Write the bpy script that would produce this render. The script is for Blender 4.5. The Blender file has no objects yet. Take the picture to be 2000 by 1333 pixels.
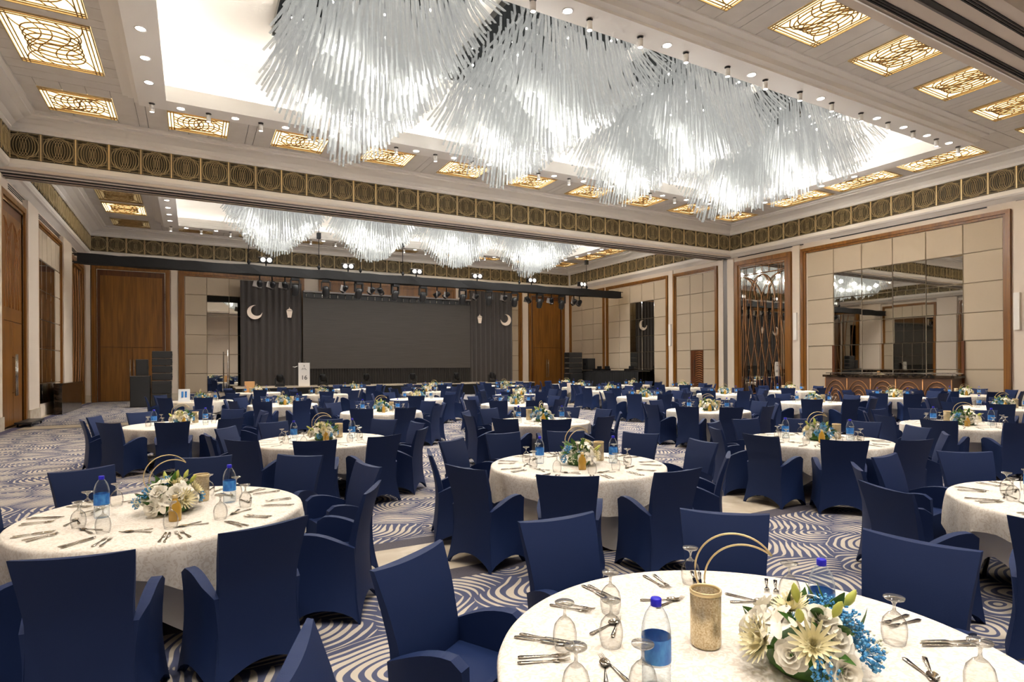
import bpy, math, random
from mathutils import Matrix, Vector
R = math.radians
sin, cos, pi = math.sin, math.cos, math.pi
rnd = random.Random(7)
scene = bpy.context.scene
col = scene.collection

# ------------------------------------------------------------------ camera, world, exposure
CAM_H, YAW, ROLL, FPX = 1.88, 28.723, -0.312, 1138.6
cam_d = bpy.data.cameras.new('camera'); cam = bpy.data.objects.new('camera', cam_d); col.objects.link(cam)
cam_d.sensor_fit = 'HORIZONTAL'; cam_d.sensor_width = 36.0; cam_d.lens = 36.0*FPX/2000.0
cam_d.shift_y = (715.45-666.5)/2000.0
cam_d.clip_start = 0.05; cam_d.clip_end = 300
cam.matrix_world = Matrix.Translation((0, 0, CAM_H)) @ Matrix.Rotation(R(-YAW), 4, 'Z') @ Matrix.Rotation(R(90), 4, 'X') @ Matrix.Rotation(R(ROLL), 4, 'Z')
scene.camera = cam
w = bpy.data.worlds.new('world'); scene.world = w; w.use_nodes = True
w.node_tree.nodes['Background'].inputs[0].default_value = (1.0, 0.95, 0.88, 1)
w.node_tree.nodes['Background'].inputs[1].default_value = 0.02
vs = scene.view_settings
vs.view_transform = 'Standard'; vs.look = 'None'; vs.gamma = 1.0; vs.use_curve_mapping = False
vs.exposure = 0.78
cy = scene.cycles
cy.max_bounces = 5; cy.diffuse_bounces = 3; cy.glossy_bounces = 3; cy.transparent_max_bounces = 10; cy.transmission_bounces = 2
cy.use_adaptive_sampling = True; cy.adaptive_threshold = .15; cy.adaptive_min_samples = 12; cy.light_sampling_threshold = .03
cy.sample_clamp_indirect = 6.0; cy.caustics_reflective = False; cy.caustics_refractive = False
SPOT_W, COVE_W, CHAND_W, NEAR_W = 330.0, 150.0, 84.0, 400.0
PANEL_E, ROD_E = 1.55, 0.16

# ------------------------------------------------------------------ materials
def lin(c):
    return tuple(((v/255.0)/12.92 if v/255.0 <= 0.04045 else (((v/255.0)+0.055)/1.055)**2.4) for v in c)
MATS = {}
def mat(name, rgb, rough=0.6, metal=0.0, emit=None, es=0.0, spec=0.5, noise=None, bump=None, sheen=0.0):
    m = bpy.data.materials.new(name); m.use_nodes = True
    nt = m.node_tree; b = nt.nodes['Principled BSDF']
    c = lin(rgb)
    b.inputs['Base Color'].default_value = (*c, 1); b.inputs['Roughness'].default_value = rough
    b.inputs['Metallic'].default_value = metal; b.inputs['Specular IOR Level'].default_value = spec
    if sheen: b.inputs['Sheen Weight'].default_value = sheen
    if emit:
        b.inputs['Emission Color'].default_value = (*lin(emit), 1); b.inputs['Emission Strength'].default_value = es
    if noise or bump:
        tc = nt.nodes.new('ShaderNodeTexCoord'); mp = nt.nodes.new('ShaderNodeMapping'); nz = nt.nodes.new('ShaderNodeTexNoise')
        nt.links.new(tc.outputs['Object'], mp.inputs[0]); nt.links.new(mp.outputs[0], nz.inputs['Vector'])
        p = noise or bump
        mp.inputs['Scale'].default_value = p['scale']; nz.inputs['Scale'].default_value = 1.0
        nz.inputs['Detail'].default_value = p.get('detail', 4); nz.inputs['Distortion'].default_value = p.get('dist', 0)
        if noise:
            rp = nt.nodes.new('ShaderNodeValToRGB')
            rp.color_ramp.elements[0].position = p.get('p0', .3); rp.color_ramp.elements[1].position = p.get('p1', .7)
            rp.color_ramp.elements[0].color = (*lin(p['rgb']), 1); rp.color_ramp.elements[1].color = (*c, 1)
            nt.links.new(nz.outputs[0], rp.inputs[0]); nt.links.new(rp.outputs[0], b.inputs['Base Color'])
        if bump:
            bp = nt.nodes.new('ShaderNodeBump'); bp.inputs['Strength'].default_value = bump.get('str', .2); bp.inputs['Distance'].default_value = .01
            nt.links.new(nz.outputs[0], bp.inputs['Height']); nt.links.new(bp.outputs[0], b.inputs['Normal'])
    MATS[name] = m
    return m
mat('plaster', (226, 212, 196), .7)
mat('moulding', (244, 238, 230), .6)
mat('ceiling_grey', (232, 227, 220), .75, noise=dict(scale=(3, 3, 3), rgb=(226, 220, 212)))
mat('ceiling_gap', (150, 142, 134), .8)
mat('white_paint', (244, 240, 234), .6)
mat('tray_white', (240, 234, 224), .6)
mat('fabric_panel', (188, 172, 150), .8, bump=dict(scale=(180, 180, 180), str=.15))
mat('panel_gap', (150, 136, 114), .4, .5)
mat('wood', (146, 96, 34), .36, noise=dict(scale=(9, 9, .45), rgb=(112, 70, 20), dist=.6, detail=6, p0=.35, p1=.68), spec=.5)
mat('wood_dark', (104, 58, 22), .35, noise=dict(scale=(10, 10, .5), rgb=(76, 38, 12), dist=.5))
mat('wood_trim', (156, 104, 44), .35, noise=dict(scale=(9, 9, .6), rgb=(126, 78, 28), dist=.4))
mat('mirror', (208, 206, 200), .015, 1.0)
mat('mirror_dark', (60, 62, 62), .03, 1.0)
mat('steel', (200, 198, 194), .16, 1.0)
mat('cutlery_steel', (186, 178, 166), .14, 1.0)
mat('gold', (224, 202, 156), .35, .55)
mat('gold_flat', (196, 176, 132), .4, .2)
mat('bronze_back', (62, 53, 34), .45, .2)
mat('copper', (168, 120, 78), .35, .6)
mat('black_cloth', (14, 14, 15), .85)
mat('curtain', (62, 57, 55), .85, sheen=.2)
mat('curtain_black', (42, 39, 37), .85)
mat('screen', (74, 70, 66), .55, noise=dict(scale=(.6, 1, 42), rgb=(62, 58, 54), detail=3))
mat('black_plastic', (22, 23, 25), .4)
mat('black_metal', (24, 24, 26), .35, .5)
mat('speaker_grille', (38, 39, 40), .55, bump=dict(scale=(120, 120, 120), str=.3))
mat('lens', (60, 80, 78), .08, .2)
mat('lamp_white', (232, 230, 226), .4, emit=(255, 250, 240), es=.6)
mat('cream_sign', (240, 224, 208), .55)
mat('navy_cloth', (23, 41, 82), .62, spec=.25, bump=dict(scale=(260, 260, 260), str=.08))
mat('tablecloth', (240, 233, 222), .72, noise=dict(scale=(26, 26, 26), rgb=(222, 211, 196), dist=2.2, detail=2, p0=.42, p1=.52))
mat('spandex_white', (236, 230, 220), .6)
mat('marble_cream', (222, 210, 190), .25, noise=dict(scale=(2.2, 2.2, 2.2), rgb=(200, 184, 160), dist=1.5, detail=6))
mat('border_grey', (84, 80, 88), .85, noise=dict(scale=(60, 60, 60), rgb=(70, 66, 76)))
mat('border_navy', (70, 66, 96), .85, noise=dict(scale=(60, 60, 60), rgb=(54, 52, 82)))
mat('marble_dark', (64, 50, 38), .12, noise=dict(scale=(2.5, 2.5, 2.5), rgb=(20, 15, 11), dist=2.4, detail=8, p0=.4, p1=.62))
mat('buffet_wood', (98, 72, 56), .3)
mat('vent_black', (26, 24, 22), .6)
mat('track_grey', (120, 114, 110), .4, .4)
mat('white_flower', (246, 240, 224), .6, sheen=.2)
mat('cream_flower', (240, 230, 186), .6, sheen=.2)
mat('yellow_core', (206, 190, 70), .6)
mat('leaf_green', (72, 116, 34), .45, noise=dict(scale=(30, 30, 30), rgb=(44, 84, 26)))
mat('bud_green', (190, 196, 92), .5)
mat('blue_gyp', (36, 128, 192), .6, noise=dict(scale=(90, 90, 90), rgb=(110, 180, 220)))
mat('white_gyp', (226, 224, 200), .6)
mat('oil_amber', (178, 138, 50), .1, spec=.7)
mat('bottle_cap', (30, 28, 200), .4)
mat('bottle_label', (40, 112, 200), .35, noise=dict(scale=(30, 30, 16), rgb=(70, 150, 222), p0=.35, p1=.55))
mat('label_white', (236, 240, 244), .4)
mat('mercury_glass', (226, 212, 182), .25, .6, noise=dict(scale=(160, 160, 160), rgb=(176, 152, 110), detail=2))
mat('lattice_bronze', (176, 146, 98), .45, .2)
mat('orange_card', (226, 176, 120), .6)
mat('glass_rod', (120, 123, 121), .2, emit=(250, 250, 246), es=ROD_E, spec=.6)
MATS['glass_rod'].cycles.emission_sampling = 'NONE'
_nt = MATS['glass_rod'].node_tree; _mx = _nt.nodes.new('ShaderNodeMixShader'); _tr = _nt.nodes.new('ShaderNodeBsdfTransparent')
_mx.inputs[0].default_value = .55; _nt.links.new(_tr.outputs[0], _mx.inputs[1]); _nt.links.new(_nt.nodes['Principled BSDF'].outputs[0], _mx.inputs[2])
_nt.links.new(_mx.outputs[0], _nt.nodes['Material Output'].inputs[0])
mat('led', (255, 255, 255), .3, emit=(255, 250, 240), es=14)
MATS['led'].cycles.emission_sampling = 'NONE'
mat('downlight_glow', (255, 255, 255), .3, emit=(255, 246, 232), es=10)
MATS['downlight_glow'].cycles.emission_sampling = 'NONE'
mat('panel_glow', (250, 226, 170), .5, emit=(255, 226, 170), es=PANEL_E)
mat('panel_off', (196, 176, 128), .5, emit=(255, 222, 160), es=.12)

def thin_glass(name, tint, edge, gloss=.35, mn=.03):
    m = bpy.data.materials.new(name); m.use_nodes = True; nt = m.node_tree; nt.nodes.clear()
    o = nt.nodes.new('ShaderNodeOutputMaterial'); tr = nt.nodes.new('ShaderNodeBsdfTransparent'); gl = nt.nodes.new('ShaderNodeBsdfGlossy')
    df = nt.nodes.new('ShaderNodeBsdfDiffuse'); lw = nt.nodes.new('ShaderNodeLayerWeight'); m1 = nt.nodes.new('ShaderNodeMixShader'); m2 = nt.nodes.new('ShaderNodeMixShader')
    mr = nt.nodes.new('ShaderNodeMapRange')
    tr.inputs[0].default_value = (*tint, 1); gl.inputs['Roughness'].default_value = .03; gl.inputs[0].default_value = (1, 1, 1, 1)
    df.inputs[0].default_value = (*edge, 1)
    m1.inputs[0].default_value = gloss
    nt.links.new(df.outputs[0], m1.inputs[1]); nt.links.new(gl.outputs[0], m1.inputs[2])
    lw.inputs['Blend'].default_value = .35
    nt.links.new(lw.outputs['Facing'], mr.inputs[0]); mr.inputs[1].default_value = .25; mr.inputs[2].default_value = .8; mr.inputs[3].default_value = mn; mr.inputs[4].default_value = .8
    nt.links.new(mr.outputs[0], m2.inputs[0]); nt.links.new(tr.outputs[0], m2.inputs[1]); nt.links.new(m1.outputs[0], m2.inputs[2])
    nt.links.new(m2.outputs[0], o.inputs[0]); MATS[name] = m
thin_glass('goblet_glass', (.93, .93, .92), (.06, .055, .05), .45)
thin_glass('goblet_foot', (.80, .80, .78), (.30, .29, .27), .75, .30)
thin_glass('bottle_glass', (.90, .94, .97), (.62, .70, .78), .45)
thin_glass('oil_glass', (.95, .82, .45), (.5, .36, .08), .4)

def carpet_material():
    m = bpy.data.materials.new('carpet'); m.use_nodes = True; nt = m.node_tree; N = nt.nodes.new; L = nt.links.new
    b = nt.nodes['Principled BSDF']; b.inputs['Roughness'].default_value = .9; b.inputs['Specular IOR Level'].default_value = .1
    g = N('ShaderNodeNewGeometry'); mp = N('ShaderNodeVectorMath'); mp.operation = 'MULTIPLY'; mp.inputs[1].default_value = (1.5, 1.75, 0)
    L(g.outputs['Position'], mp.inputs[0])
    nz = N('ShaderNodeTexNoise'); nz.inputs['Scale'].default_value = 1.1; nz.inputs['Detail'].default_value = 1; L(mp.outputs[0], nz.inputs['Vector'])
    off = N('ShaderNodeVectorMath'); off.operation = 'SUBTRACT'; off.inputs[1].default_value = (.5, .5, .5); L(nz.outputs['Color'], off.inputs[0])
    sc = N('ShaderNodeVectorMath'); sc.operation = 'SCALE'; sc.inputs['Scale'].default_value = .42; L(off.outputs[0], sc.inputs[0])
    ad = N('ShaderNodeVectorMath'); ad.operation = 'ADD'; L(mp.outputs[0], ad.inputs[0]); L(sc.outputs[0], ad.inputs[1])
    vo = N('ShaderNodeTexVoronoi'); vo.voronoi_dimensions = '2D'; vo.inputs['Scale'].default_value = 1.0; vo.inputs['Randomness'].default_value = .85; L(ad.outputs[0], vo.inputs['Vector'])
    su = N('ShaderNodeVectorMath'); su.operation = 'SUBTRACT'; L(ad.outputs[0], su.inputs[0]); L(vo.outputs['Position'], su.inputs[1])
    co = N('ShaderNodeVectorMath'); co.operation = 'SUBTRACT'; co.inputs[1].default_value = (.5, .5, .5); L(vo.outputs['Color'], co.inputs[0])
    cs = N('ShaderNodeVectorMath'); cs.operation = 'MULTIPLY'; cs.inputs[1].default_value = (1.5, 1.5, 0); L(co.outputs[0], cs.inputs[0])
    s2 = N('ShaderNodeVectorMath'); s2.operation = 'SUBTRACT'; L(su.outputs[0], s2.inputs[0]); L(cs.outputs[0], s2.inputs[1])
    ln = N('ShaderNodeVectorMath'); ln.operation = 'LENGTH'; L(s2.outputs[0], ln.inputs[0])
    mu = N('ShaderNodeMath'); mu.operation = 'MULTIPLY'; mu.inputs[1].default_value = 2*pi*9.0; L(ln.outputs['Value'], mu.inputs[0])
    sn = N('ShaderNodeMath'); sn.operation = 'SINE'; L(mu.outputs[0], sn.inputs[0])
    n2 = N('ShaderNodeTexNoise'); n2.inputs['Scale'].default_value = 2.2; n2.inputs['Detail'].default_value = 2; L(mp.outputs[0], n2.inputs['Vector'])
    a2 = N('ShaderNodeMath'); a2.operation = 'MULTIPLY_ADD'; a2.inputs[1].default_value = 1.2; a2.inputs[2].default_value = -.72; L(n2.outputs[0], a2.inputs[0])
    a3 = N('ShaderNodeMath'); a3.operation = 'ADD'; L(sn.outputs[0], a3.inputs[0]); L(a2.outputs[0], a3.inputs[1])
    rp = N('ShaderNodeValToRGB'); rp.color_ramp.elements[0].position = .52; rp.color_ramp.elements[1].position = .66
    rp.color_ramp.elements[0].color = (*lin((82, 87, 112)), 1); rp.color_ramp.elements[1].color = (*lin((196, 186, 172)), 1)
    ve = N('ShaderNodeTexVoronoi'); ve.voronoi_dimensions = '2D'; ve.feature = 'DISTANCE_TO_EDGE'; ve.inputs['Scale'].default_value = 1.0; ve.inputs['Randomness'].default_value = .85; L(ad.outputs[0], ve.inputs['Vector'])
    mn = N('ShaderNodeMath'); mn.operation = 'MINIMUM'; mn.inputs[1].default_value = .3; L(ve.outputs['Distance'], mn.inputs[0])
    me_ = N('ShaderNodeMath'); me_.operation = 'MULTIPLY_ADD'; me_.inputs[1].default_value = 4.6; me_.inputs[2].default_value = -.78; L(mn.outputs[0], me_.inputs[0])
    a4 = N('ShaderNodeMath'); a4.operation = 'ADD'; L(sn.outputs[0], a4.inputs[0]); L(me_.outputs[0], a4.inputs[1]); a3 = a4
    h = N('ShaderNodeMath'); h.operation = 'MULTIPLY_ADD'; h.inputs[1].default_value = .5; h.inputs[2].default_value = .5; L(a3.outputs[0], h.inputs[0])
    L(h.outputs[0], rp.inputs[0]); L(rp.outputs[0], b.inputs['Base Color'])
    n3 = N('ShaderNodeTexNoise'); n3.inputs['Scale'].default_value = 220; L(g.outputs['Position'], n3.inputs['Vector'])
    bp = N('ShaderNodeBump'); bp.inputs['Strength'].default_value = .3; bp.inputs['Distance'].default_value = .004; L(n3.outputs[0], bp.inputs['Height']); L(bp.outputs[0], b.inputs['Normal'])
    MATS['carpet'] = m
carpet_material()

# ------------------------------------------------------------------ helpers
class MB:
    def __init__(s): s.v = []; s.f = []; s.sm = []
    def add(s, vs_, fs, smooth=False, M=None):
        o = len(s.v)
        for p in vs_:
            s.v.append(tuple(M @ Vector(p)) if M is not None else tuple(p))
        for f in fs: s.f.append(tuple(i+o for i in f)); s.sm.append(smooth)
        return s
    def box(s, x0, x1, y0, y1, z0, z1, M=None):
        v = [(x0, y0, z0), (x1, y0, z0), (x1, y1, z0), (x0, y1, z0), (x0, y0, z1), (x1, y0, z1), (x1, y1, z1), (x0, y1, z1)]
        return s.add(v, [(0, 3, 2, 1), (4, 5, 6, 7), (0, 1, 5, 4), (1, 2, 6, 5), (2, 3, 7, 6), (3, 0, 4, 7)], False, M)
    def cbox(s, x0, x1, y0, y1, z0, z1, c=.01, M=None):
        # box with a chamfered +y face (faces out of a wall)
        v = [(x0, y0, z0), (x1, y0, z0), (x1, y0, z1), (x0, y0, z1), (x0, y1-c, z0), (x1, y1-c, z0), (x1, y1-c, z1), (x0, y1-c, z1),
             (x0+c, y1, z0+c), (x1-c, y1, z0+c), (x1-c, y1, z1-c), (x0+c, y1, z1-c)]
        f = [(0, 1, 2, 3), (0, 4, 5, 1), (1, 5, 6, 2), (2, 6, 7, 3), (3, 7, 4, 0), (4, 8, 9, 5), (5, 9, 10, 6), (6, 10, 11, 7), (7, 11, 8, 4), (8, 11, 10, 9)]
        return s.add(v, f, False, M)
    def tube(s, pts, r, n=6, M=None, closed=False, caps=True):
        pts = [Vector(p) for p in pts]; m = len(pts); rings = []
        up = None
        for i, p in enumerate(pts):
            if closed: t = pts[(i+1) % m]-pts[i-1]
            else: t = pts[min(i+1, m-1)]-pts[max(i-1, 0)]
            t = t.normalized() if t.length > 1e-9 else Vector((0, 0, 1))
            if up is None:
                up = Vector((0, 0, 1)) if abs(t.z) < .9 else Vector((1, 0, 0))
            a = t.cross(up)
            if a.length < 1e-6: a = t.cross(Vector((0, 1, 0)))
            a.normalize(); b = t.cross(a).normalized(); up = -b if False else up
            rr = r[i] if isinstance(r, (list, tuple)) else r
            rings.append([p+a*rr*cos(2*pi*k/n)+b*rr*sin(2*pi*k/n) for k in range(n)])
        v = [q for rg in rings for q in rg]; f = []
        for i in range(m if closed else m-1):
            j = (i+1) % m
            for k in range(n): f.append((i*n+k, i*n+(k+1) % n, j*n+(k+1) % n, j*n+k))
        if not closed and caps:
            f.append(tuple(range(n-1, -1, -1))); f.append(tuple((m-1)*n+k for k in range(n)))
        return s.add(v, f, True, M)
    def lathe(s, prof, n=16, M=None, smooth=True, caps=True):
        v = []; f = []
        for r, z in prof:
            for k in range(n): v.append((r*cos(2*pi*k/n), r*sin(2*pi*k/n), z))
        for i in range(len(prof)-1):
            for k in range(n): f.append((i*n+k, i*n+(k+1) % n, (i+1)*n+(k+1) % n, (i+1)*n+k))
        if caps and prof[0][0] > 1e-4: f.append(tuple(range(n-1, -1, -1)))
        if caps and prof[-1][0] > 1e-4: f.append(tuple((len(prof)-1)*n+k for k in range(n)))
        return s.add(v, f, smooth, M)
    def loft(s, secs, smooth=True, M=None):
        n = len(secs[0]); v = [p for q in secs for p in q]; f = []
        for i in range(len(secs)-1):
            for k in range(n): f.append((i*n+k, i*n+(k+1) % n, (i+1)*n+(k+1) % n, (i+1)*n+k))
        f.append(tuple(range(n-1, -1, -1))); f.append(tuple((len(secs)-1)*n+k for k in range(n)))
        return s.add(v, f, smooth, M)
    def gsolid(s, F, B, nu, nv, M=None, smooth=True):
        for fn, rev in ((F, False), (B, True)):
            v = [fn(i/nu, j/nv) for j in range(nv+1) for i in range(nu+1)]
            f = []
            for j in range(nv):
                for i in range(nu):
                    a = j*(nu+1)+i; q = (a, a+1, a+nu+2, a+nu+1)
                    f.append(q[::-1] if rev else q)
            s.add(v, f, smooth, M)
        ed = [(i/nu, 0.) for i in range(nu+1)]+[(1., j/nv) for j in range(1, nv+1)]+[(i/nu, 1.) for i in range(nu-1, -1, -1)]+[(0., j/nv) for j in range(nv-1, 0, -1)]
        v = [F(*e) for e in ed]+[B(*e) for e in ed]; n = len(ed)
        s.add(v, [(k, (k+1) % n, n+(k+1) % n, n+k) for k in range(n)], False, M)
        return s
    def prism(s, poly, z0, z1, M=None):
        n = len(poly)
        v = [(x, y, z0) for x, y in poly]+[(x, y, z1) for x, y in poly]
        f = [tuple(range(n-1, -1, -1)), tuple(range(n, 2*n))]+[(k, (k+1) % n, n+(k+1) % n, n+k) for k in range(n)]
        return s.add(v, f, False, M)
    def sweep(s, rect, prof, M=None):
        x0, x1, y0, y1 = rect; v = []; f = []
        for o, z in prof: v += [(x0+o, y0+o, z), (x1-o, y0+o, z), (x1-o, y1-o, z), (x0+o, y1-o, z)]
        for i in range(len(prof)-1):
            for k in range(4): f.append((i*4+k, i*4+(k+1) % 4, (i+1)*4+(k+1) % 4, (i+1)*4+k))
        return s.add(v, f, False, M)
    def blob(s, c, r, M=None):
        x, y, z = c
        return s.add([(x+r, y, z), (x-r, y, z), (x, y+r, z), (x, y-r, z), (x, y, z+r), (x, y, z-r)],
                     [(0, 2, 4), (2, 1, 4), (1, 3, 4), (3, 0, 4), (2, 0, 5), (1, 2, 5), (3, 1, 5), (0, 3, 5)], True, M)
    def mesh(s, name, m):
        me = bpy.data.meshes.new(name); me.from_pydata(s.v, [], s.f); me.polygons.foreach_set('use_smooth', s.sm)
        me.materials.append(MATS[m]); me.update(); return me
    def build(s, name, m, parent=None): return link(name, s.mesh(name, m), parent)

def link(name, me, parent=None, loc=None, rot=None):
    o = bpy.data.objects.new(name, me); col.objects.link(o)
    if parent is not None: o.parent = parent
    if loc is not None: o.location = loc
    if rot is not None: o.rotation_euler = rot
    return o
def tag(o, label, cat, group=None, kind=None):
    if label: o['label'] = label
    if cat: o['category'] = cat
    if group: o['group'] = group
    if kind: o['kind'] = kind
    return o
def thing(name, label, cat, loc=(0, 0, 0), rz=0., group=None, kind=None):
    o = bpy.data.objects.new(name, None); col.objects.link(o); o.location = loc; o.rotation_euler = (0, 0, rz)
    o.empty_display_size = .1
    return tag(o, label, cat, group, kind)
def copy_tree(root, loc, rz, label, group=None, parent=None):
    c = root.copy(); col.objects.link(c); c.location = loc; c.rotation_euler = (0, 0, rz)
    if parent is not None: c.parent = parent
    if label: c['label'] = label
    if group: c['group'] = group
    for ch in root.children:
        d = ch.copy(); col.objects.link(d); d.parent = c
        for g in ch.children:
            e = g.copy(); col.objects.link(e); e.parent = d
    return c
ORD = ['first', 'second', 'third', 'fourth', 'fifth', 'sixth', 'seventh', 'eighth', 'ninth', 'tenth', 'eleventh', 'twelfth', 'thirteenth',
       'fourteenth', 'fifteenth', 'sixteenth', 'seventeenth', 'eighteenth', 'nineteenth', 'twentieth'] + ['%dth' % k for k in range(21, 60)]
def lamp(name, kind, loc, power, color, parent=None, rot=(0, 0, 0), **kw):
    d = bpy.data.lights.new(name, kind); d.energy = power; d.color = color
    for k, v in kw.items(): setattr(d, k, v)
    o = bpy.data.objects.new(name, d); col.objects.link(o); o.location = loc; o.rotation_euler = rot
    if parent is not None: o.parent = parent
    return o
WARM = (1.0, .925, .84); WHITE = (1.0, .955, .90)

# ------------------------------------------------------------------ the setting
XL, XR, YS, YN = -5.2, 26.9, 39.25, -6.0
floor = tag(MB().box(XL-.3, XR+.3, YN-.3, YS+.3, -.2, -.05).build('floor', 'marble_cream'), 'ballroom floor of patterned carpet with cream stone strips', 'floor', kind='structure')
def fl(name, m, x0, x1, y0, y1): return MB().box(x0, x1, y0, y1, -.05, 0).build(name, m, floor)
CX0, CX1 = -4.76, 26.45
for y0, y1 in ((YN, 4.77), (6.11, 22.70), (24.34, YS)): fl('carpet', 'carpet', CX0, CX1, y0, y1)
for y0, y1, mm in ((4.77, 5.02, 'border_grey'), (5.87, 6.11, 'border_grey'), (22.70, 22.95, 'border_grey'), (24.1, 24.34, 'border_grey')): fl('carpet_border', mm, CX0, CX1, y0, y1)
for y0, y1 in ((5.02, 5.87), (22.95, 24.1)):
    n = 16; wx = (CX1-CX0)/n
    for k in range(n): fl('stone_slab', 'marble_cream', CX0+k*wx+.003, CX0+(k+1)*wx-.003, y0, y1)
fl('carpet_border', 'border_navy', -5.02, CX0, YN, YS); fl('stone_margin', 'marble_cream', XL, -5.02, YN, YS)
fl('carpet_border', 'border_navy', CX1, 26.65, YN, YS); fl('stone_margin', 'marble_cream', 26.65, XR, YN, YS)

WT = {'right': ((XR, 0, 0), 90, 1), 'left': ((XL, 0, 0), -90, -1), 'stage': ((0, YS, 0), 180, -1), 'beam': ((0, 22.87, 0), 180, -1), 'nearbeam': ((0, 6.06, 0), 0, 1)}
def wroot(name, side, mesh_mb=None, m=None):
    loc, rz, sg = WT[side]
    o = mesh_mb.build(name, m) if mesh_mb else bpy.data.objects.new(name, None)
    if not mesh_mb: col.objects.link(o)
    o.location = loc; o.rotation_euler = (0, 0, R(rz)); o['side'] = side
    return o
def ux(parent, a0, a1):
    sg = WT[parent['side']][2]; return sorted((a0*sg, a1*sg))
def wbox(parent, name, m, a0, a1, o0, o1, z0, z1, c=0, real=None):
    u0, u1 = ux(real or parent, a0, a1); mb = MB()
    if c: mb.cbox(u0, u1, o0, o1, z0, z1, c)
    else: mb.box(u0, u1, o0, o1, z0, z1)
    return mb.build(name, m, parent)
PC = {}
def wpanel(parent, name, m, a0, a1, z0, z1, o=.04, th=.05, gap=.012, c=.018, tilt=0.):
    u0, u1 = ux(parent, a0, a1); W, H = round(u1-u0-2*gap, 3), round(z1-z0-2*gap, 3)
    k = (W, H, th, m, c)
    if k not in PC: PC[k] = MB().cbox(-W/2, W/2, -th, 0, -H/2, H/2, c).mesh(name, m)
    ob = link(name, PC[k], parent, ((u0+u1)/2, o, (z0+z1)/2))
    if tilt: ob.rotation_euler = (rnd.uniform(-tilt, tilt), 0, rnd.uniform(-tilt, tilt))
    return ob
def frame(parent, a0, a1, zt, wd=.24, z0=0., m='wood', out=.14):
    u0, u1 = ux(parent, a0, a1); mb = MB()
    for x0, x1, y1, t0, t1, e in ((0, wd*.6, out, 0, wd*.6, 0), (wd*.6, wd, out*.6, wd*.6, wd, 0)):
        mb.box(u0+x0, u0+x1, 0, y1, z0, zt-t0); mb.box(u1-x1, u1-x0, 0, y1, z0, zt-t0); mb.box(u0+x1, u1-x1, 0, y1, zt-t1, zt-t0)
    return mb.build('wood_frame', m, parent)
def wallslab(name, side, a0, a1, label):
    sg = WT[side][2]; u0, u1 = sorted((a0*sg, a1*sg))
    o = wroot(name, side, MB().box(u0, u1, -.3, 0, 0, 11.3), 'plaster')
    return tag(o, label, 'wall', kind='structure')
WR = wallslab('wall_right', 'right', YN, YS+.3, 'cream side wall with wood framed fabric panels and a large mirror')
WL = wallslab('wall_left', 'left', YN, YS+.3, 'cream side wall with tall wooden doors and a mirrored bay')
WS = wallslab('wall_front', 'stage', XL-.3, XR+.3, 'cream end wall behind the stage screen and black drapes')
tag(MB().box(XL-.3, XR+.3, YN-.3, YN, 0, 11.3).build('wall_rear', 'plaster'), 'cream end wall behind the camera', 'wall', kind='structure')

ROWS = [7.40, 6.22, 5.04, 3.87, 2.78, 1.64, .5]
def panel_grid(parent, cols, rows, mirror=lambda i, j: False, skip=lambda i, j: False, recess=lambda i, j: False):
    wbox(parent, 'backing', 'panel_gap', min(cols), max(cols), -.02, .012, rows[-1], rows[0])
    for i in range(len(cols)-1):
        for j in range(len(rows)-1):
            if skip(i, j): continue
            if mirror(i, j): wpanel(parent, 'mirror_pane', 'mirror', cols[i], cols[i+1], rows[j+1], rows[j], .045, .03, .008, .014, .0011)
            elif recess(i, j): wpanel(parent, 'panel', 'fabric_panel', cols[i], cols[i+1], rows[j+1], rows[j], .02, .006, .03, .004)
            else: wpanel(parent, 'panel', 'fabric_panel', cols[i], cols[i+1], rows[j+1], rows[j], .07, .058)
# right wall, front half: big mirror bay
frame(WR, 10.13, 18.69, 7.66)
C = [10.36, 11.68, 13.02, 14.34, 15.68, 17.01, 18.36]
panel_grid(WR, C, ROWS, mirror=lambda i, j: 1 <= i <= 4 and j >= 1, recess=lambda i, j: i in (0, 5) and j >= 4)
for a in (11.68, 17.01): wbox(WR, 'wood_upright', 'wood_dark', a-.05, a+.05, .05, .12, .0, 2.78)
wbox(WR, 'wood_plinth', 'wood_dark', 10.36, 18.36, 0, .05, 0, .5)
# lattice mirror bay
frame(WR, 19.24, 22.76, 7.66, wd=.38)
wbox(WR, 'mirror_pane', 'mirror', 19.62, 22.38, .02, .05, .35, 7.28)
wbox(WR, 'wood_plinth', 'wood', 19.62, 22.38, 0, .12, 0, .35)
mb = MB(); x0, x1, zb, zt = 19.66, 22.34, .4, 7.24; Wd = x1-x0
for zz in (zt-.02, zt-.42): mb.tube([(x0, .1, zz), (x1, .1, zz)], .022, 5)
for fx in (.06, .12, .88, .94, .33, .5, .67):
    mb.tube([(x0+fx*Wd, .1, zt), (x0+fx*Wd, .1, zt-.42 if .2 < fx < .8 else zb)], .016, 5)
for c0, rx, hgt in ((.0, .52, 1.7), (.0, .36, 1.35), (1., .52, 1.7), (1., .36, 1.35), (.5, .30, 1.5), (.5, .18, 1.1)):
    for sg in (-1, 1):
        pts = []
        for k in range(19):
            t = k/18*pi*.5; fx = c0+sg*rx*sin(t)
            if -.001 <= fx <= 1.001: pts.append((x0+fx*Wd, .1, zt-.5-hgt*(1-cos(t))))
        if len(pts) > 2: mb.tube(pts, .022, 5)
for i in range(6):
    f0 = .08+i*.17
    for sg in (-1, 1):
        pts = []
        for k in range(25):
            t = k/24; fx = f0+sg*.20*sin(t*pi*.62+.1)*(t**1.3)*1.25
            pts.append((x0+min(max(fx, .01), .99)*Wd, .1, zt-1.7-t*(zt-1.7-zb)))
        mb.tube(pts, .016, 5)
mb.build('lattice', 'copper', WR)
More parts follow.
